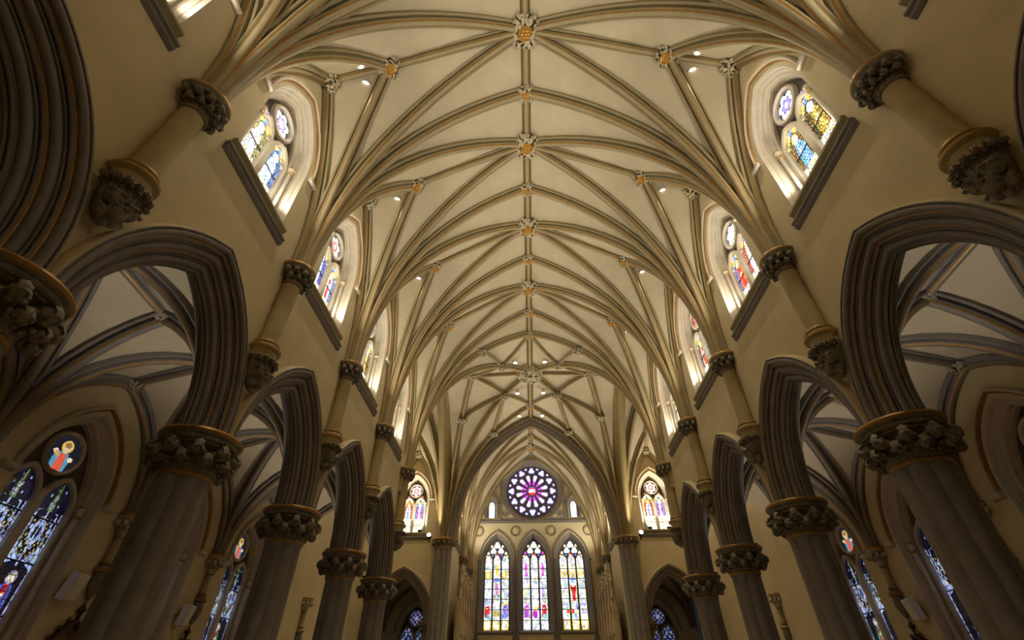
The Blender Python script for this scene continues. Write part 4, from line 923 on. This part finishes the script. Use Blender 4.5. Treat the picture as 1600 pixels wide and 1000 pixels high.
for i, x in enumerate(LX):
    t = Thing('window_lancet', (x, EY, LB_)); yg = EY + .45; G = 'glass_east'
    t.part('reveal', arch_sweep(MB(), [(EY, 0), (EY, .05), (EY + .06, .07), (EY + .1, .11), (EY + .2, .14), (EY + .22, .18), (EY + .34, .22), (EY + .36, .26), (EY + .48, .28)], LD, LH, LZ, 14, leg=LB_, xc=x), 'stone', angle=25)
    t.part('hood_mould', arch_sweep(MB(), [(EY + .01, 0), (EY - .1, 0), (EY - .13, .04), (EY - .09, .09), (EY - .04, .12), (EY + .01, .14)], 1.48, 2.3, 8.95, 14, xc=x, segm=[0, 0, 0, 1, 0]), ['stone', 'gold'])
    t.part('sill', MB().prism_x([(EY + .5, LB_ - .3), (EY + .5, LB_ + .12), (EY - .08, LB_ - .02), (EY - .08, LB_ - .14), (EY, LB_ - .2)], x - 1.36, x + 1.36), 'stone')
    pl = arch_line(LD, LH, LZ, .26, 12, LB_, x); tr = MB().add([(a, yg + .03, z) for a, z in pl], [tuple(range(len(pl)))], 0)
    trm = t.part('tracery', tr, 'dark')
    for q in (-1, 1):
        t.part('mullion', MB().box((x + q * .335 - .062, yg - .09, LB_), (x + q * .335 + .062, yg + .02, 9.1)), 'dark', parent=trm)
        sh = t.part('jamb_shaft', MB().tube([(x + q * 1.42, EY - .07, LB_ - .3), (x + q * 1.42, EY - .07, 8.75)], .09, 10), 'stone')
        t.part('capital', MB().lathe([(.09, 8.66), (.12, 8.7), (.1, 8.74), (.12, 8.84), (.19, 8.92), (.19, 8.98), (.02, 9.0)], (x + q * 1.42, EY - .07, 0), 12, segm=[1, 1, 0, 0, 1, 0]), ['stone', 'gold'], parent=sh)
        t.part('base', MB().lathe([(.17, LB_ - .55), (.17, LB_ - .4), (.12, LB_ - .34), (.14, LB_ - .28), (.09, LB_ - .22)], (x + q * 1.42, EY - .07, 0), 12), 'stone', parent=sh)
    cuts = [4.86, 5.55, 6.25, 6.95, 7.65, 8.35]
    for k, dx in enumerate((-.67, 0, .67)):
        light_panes(t, .27, LB_ + .12, 8.95, .42, x + dx, yg - .005, style_east(i, k), G, cuts, .03, i * 11 + k, piece=.16, lead=.008)
        for z in cuts: t.part('saddle_bar', MB().box((x + dx - .3, yg - .04, z - .022), (x + dx + .3, yg - .01, z + .022)), 'lead')
    tint = [(.95, .97, 1), (.93, .97, 1), (.9, .95, 1)][i]
    for dx, z, r, c in ((0, 10.12, .29, tint), (-.31, 9.70, .27, (.75, .9, 1) if i != 1 else tint), (.31, 9.70, .27, tint)): lobed_pane(t, x + dx, z, yg - .005, r, 3, [(.5, c), (.95, c)], G)
    for dx, z, r, c in ((-.72, 9.52, .13, (1, .9, .6)), (.72, 9.52, .13, (1, .9, .6)), (-.38, 9.36, .07, BL), (.38, 9.36, .07, BL), (-.12, 9.37, .06, YE), (.12, 9.37, .06, PU), (-.45, 10.05, .12, (1, .75, .4)), (.45, 10.05, .12, (1, .75, .4)), (-.85, 9.3, .08, YE), (.85, 9.3, .08, YE), (0, 9.42, .08, RD)):
        if i == 1 and r > .1 and z < 10: c = PU
        lobed_pane(t, x + dx, z, yg - .005, r, 3 if r > .1 else 1, [(.9, c)], G)
    wn += 1; t.root.name = 'window_%d' % wn; place(t.root, (0, 0, 0), t.org)
    tag(t.root, 'three-light stained glass lancet window under the rose, %s of three%s' % (ln[i], [', yellow borders', ', purple kneeling figure', ', red-robed figure'][i]), 'window', 'lancets of the end wall', 'structure')
# rose window
t = Thing('window_rose', (0, EY, RZ_)); yg = EY + .45; G = 'glass_east'
rp = [(EY, 2.86), (EY - .12, 2.84), (EY - .14, 2.76), (EY - .08, 2.70), (EY - .1, 2.62), (EY - .02, 2.56), (EY + .05, 2.53), (EY + .12, 2.46), (EY + .16, 2.48), (EY + .26, 2.38), (EY + .3, 2.40), (EY + .48, 2.28)]
t.part('frame', ring_sweep(MB(), rp, 0, RZ_, 64, [0, 0, 0, 1, 0, 0, 0, 1, 0, 0, 0]), ['stone', 'gold'])
n = 64; tr = MB().add([(2.32 * math.cos(2 * pi * i / n), yg + .03, RZ_ + 2.32 * math.sin(2 * pi * i / n)) for i in range(n)], [tuple(range(n))])
trm = t.part('tracery', tr, 'dark')
for r, w in ((.42, .06), (1.50, .05)): b = MB(); foil_ring(b, 0, RZ_, yg + .02, r, w, .1, 48); t.part('tracery_ring', b, 'dark', parent=trm)
for i in range(12):
    a = 2 * pi * (i + .5) / 12
    sp = MB().tube([(.45 * math.sin(a - pi / 12), yg - .02, RZ_ + .45 * math.cos(a - pi / 12)), (1.48 * math.sin(a - pi / 12), yg - .02, RZ_ + 1.48 * math.cos(a - pi / 12))], .035, 6); t.part('spoke', sp, 'dark', parent=trm)
    # petal pane: tapered with rounded outer end
    V, F, Cc = [], [], []; prof = [(.52, .05), (.7, .085), (.9, .125), (1.1, .16), (1.25, .175), (1.36, .15), (1.44, .07)]
    for q, (r, w) in enumerate(prof):
        for u in (-1, -.72, .72, 1): V.append((r * math.sin(a) + u * w * math.cos(a), yg - .005 - EY, r * math.cos(a) - u * w * math.sin(a)))
    for q in range(6):
        for u in range(3):
            F.append((q * 4 + u, q * 4 + u + 1, q * 4 + u + 5, q * 4 + u + 4))
            Cc.append((.3, .1, .85) if u != 1 and q < 4 else [(.75, .05, .7), (.9, .06, .4), (.95, .8, 1), (1, 1, .7), (.85, .95, 1), (.6, .4, .9)][q])
    newobj('pane', glass_mesh('pane', V, F, Cc, G), t.root)
    aa = 2 * pi * i / 12
    lobed_pane(t, 1.82 * math.sin(aa), RZ_ + 1.82 * math.cos(aa), yg - .005, .33, 3, [(.2, [(.9, .9, .4), (.5, .8, .9)][i % 2]), (.72, (.88, .96, 1)), (.97, (.25, .2, .75))], G, rot=aa, depth=.42)
    ab = 2 * pi * (i + .5) / 12
    lobed_pane(t, 2.02 * math.sin(ab), RZ_ + 2.02 * math.cos(ab), yg - .005, .13, 2, [(.6, (.85, .9, 1)), (.95, (.3, .2, .7))], G, rot=ab + pi / 2, depth=.25)
disc_pane(t, 0, RZ_, yg - .006, .38, ([('e', 0, 0, .8, .75, RD), ('e', 0, -.05, .7, .55, W_), ('r', -.9, -.9, .9, -.4, RD), ('e', .35, -.15, .15, .2, (.2, .1, .1)), ('e', 0, .2, .4, .3, (1, .8, .6))], (.2, .1, .5)), G, 3, .04)
wn += 1; t.root.name = 'window_%d' % wn; place(t.root, (0, 0, 0), t.org); tag(t.root, 'round rose window of purple and white glass with twelve petals', 'window', kind='structure')
for q in (-1, 1):
    x = q * SX; t = Thing('window_slit', (x, EY, 12.2)); yg = EY + .35
    t.part('reveal', arch_sweep(MB(), [(EY, 0), (EY + .1, .03), (EY + .14, .09), (EY + .36, .17)], .42, .55, 13.35, 10, leg=12.2, xc=x), 'stone')
    t.part('gable_hood', arch_sweep(MB(), [(EY + .01, 0), (EY - .16, 0), (EY - .18, .06), (EY - .12, .12), (EY - .14, .18), (EY - .05, .24), (EY + .01, .26)], .68, .9, 13.35, 10, xc=x, segm=[0, 0, 0, 1, 0, 0]), ['stone', 'gold'])
    for u in (-1, 1):
        sh = t.part('colonnette', MB().tube([(x + u * .55, EY - .1, 12.15), (x + u * .55, EY - .1, 13.25)], .06, 10), 'stone')
        t.part('capital', MB().lathe([(.06, 13.18), (.09, 13.2), (.07, 13.24), (.12, 13.34), (.12, 13.4), (.02, 13.42)], (x + u * .55, EY - .1, 0), 10, segm=[1, 0, 0, 1, 0]), ['stone', 'gold'], parent=sh)
    light_panes(t, .24, 12.28, 13.3, .36, x, yg - .005, ([], (1, 1, 1)), G, [], .06, 5, piece=.3, lead=.0)
    wn += 1; t.root.name = 'window_%d' % wn; place(t.root, (0, 0, 0), t.org); tag(t.root, 'small white lancet window on the %s of the rose window' % ('left' if q < 0 else 'right'), 'window', 'slit windows beside the rose', 'structure')
# string course, roundels and spandrel frames
mb = MB().prism_x([(EY + .01, 11.98), (EY - .14, 11.96), (EY - .16, 11.9), (EY - .1, 11.86), (EY - .1, 11.78), (EY + .01, 11.74)], -4.75, 4.75)
o = single('trim_1', mb, 'stone', (0, EY, 11.9)); place(o, (0, 0, 0)); tag(o, 'moulded string course with small blocks below the rose window', 'trim', kind='structure')
bm_ = MB().box((-.05, EY - .13, 11.76), (.05, EY - .08, 11.86)).mesh('block', 'stone', (0, EY, 11.9))
for i in range(38): b = newobj('block', bm_, o); b.location = (-4.62 + i * .25, 0, 0)
rm = MB(); ring_sweep(rm, [(0, .42), (-.07, .41), (-.09, .37), (-.05, .33), (0, .32)], 0, 0, 28, [0, 0, 1, 0])
for i in range(8): rm.ball((.27 * math.cos(2 * pi * i / 8), 0, .27 * math.sin(2 * pi * i / 8)), .05, 6, (1, .6, 1))
rmesh = rm.mesh('roundel', ['stone', 'gold'])
for i, x in enumerate((-4.58, -1.51, 1.51, 4.58)):
    o = newobj('roundel', rmesh); o.location = (x, EY, 11.12 + HZ); tag(o, 'moulded stone roundel above the lancets, %s' % ['far left', 'centre left', 'centre right', 'far right'][i], 'roundel', 'roundels above the lancets')
for q in (-1, 1):
    mb = MB(); mb.tube([(q * 2.75, EY - .05, 12.0), (q * 2.75, EY - .05, 14.0)], .08, 8); mb.tube([(q * 1.0, EY - .04, 12.08), (q * 2.75, EY - .04, 12.08)], .06, 8); ring_sweep(mb, [(EY, .3), (EY - .07, .28), (EY - .06, .22), (EY, .2)], q * 2.3, 12.55, 20)
    mb.ball((q * 2.3, EY, 12.55), .14, 8, (1, .6, 1)); o = single('spandrel_frame', mb, 'stone', (q * 2.3, EY, 12)); place(o, (0, 0, 0)); tag(o, 'carved corner frame with small roundel at the lower %s of the rose' % ('left' if q < 0 else 'right'), 'carving', 'rose window corner frames')
# carved choir canopies along the chancel sides
def canopy():
    t = Thing('choir_canopy', (0, 5.35, -HZ)); y = 5.35
    t.part('back_panel', MB().box((-.62, y - .12, -HZ), (.62, y, 5.2)), 'screen')
    for q in (-1, 1):
        pm = MB(); pm.box((q * .6 - .08, y - .38, -HZ), (q * .6 + .08, y - .1, 5.0)); pm.lathe([(.14, 5.0), (.16, 5.08), (.1, 5.2), (.09, 5.9), (.13, 5.95), (.08, 6.05), (.015, 7.0)], (q * .6, y - .24, 0), 8)
        for k in range(6): pm.ball((q * .6 + .1 * math.cos(k * 2.1), y - .24 + .1 * math.sin(k * 2.1), 5.3 + k * .22), .05, 6)
        t.part('pinnacle', pm, 'screen')
    for z0 in (.6, 2.4, 4.2):
        t.part('niche_arch', arch_sweep(MB(), [(y - .12, 0), (y - .34, .0), (y - .36, .07), (y - .30, .12), (y - .12, .14)], .5, .7, z0, 8, leg=z0 - .9, segm=[0, 0, 1, 0]), ['screen', 'goldb'])
        fg = MB().lathe([(.16, z0 - .9), (.17, z0 - .6), (.11, z0 - .2), (.14, z0 - .02), (.05, z0 + .06), (.085, z0 + .14), (.085, z0 + .22), (.02, z0 + .3)], (0, y - .24, 0), 10); t.part('statuette', fg, 'screen')
    cg = MB()
    for i, (x, z) in enumerate(arch_line(.58, 1.5, 5.0, 0, 6)): cg.ball((x, y - .3, z), .085, 6, (1, .9, 1.2))
    arch_sweep(cg, [(y - .1, 0), (y - .34, 0), (y - .34, .08), (y - .1, .1)], .58, 1.5, 5.0, 10); cg.lathe([(.04, 6.4), (.07, 6.6), (.14, 6.7), (.05, 6.8), (.015, 7.3)], (0, y - .26, 0), 8)
    t.part('gable', cg, 'screen')
    tm = MB()
    for k in range(9):
        for q in (-.36, 0, .36): tm.ball((q + (.18 if k % 2 else 0), y - .16, -1.2 + k * .72), .09, 6, (1, .7, 1)); tm.join(crocket(.0, -.05, .16, .1, .05, .05, .02, n=5), Matrix.Translation((q + (.18 if k % 2 else 0), y - .2, -1.1 + k * .72)) @ Matrix.Rotation(-pi / 2, 4, 'Z'))
    tp = t.part('leaf_relief', tm, 'goldb'); return Proto(t.root)
CNP = canopy()
for s, sgx in (('L', 1), ('R', -1)):
    for i in range(5): CNP.put((pi / 2 * sgx, sgx * .36, 33.6 + i * 1.44), 'tall carved and gilded choir canopy on the %s chancel wall, %s from the arch' % (SIDE[s], ['first', 'second', 'third', 'fourth', 'fifth'][i]), 'canopy', 'choir canopies')
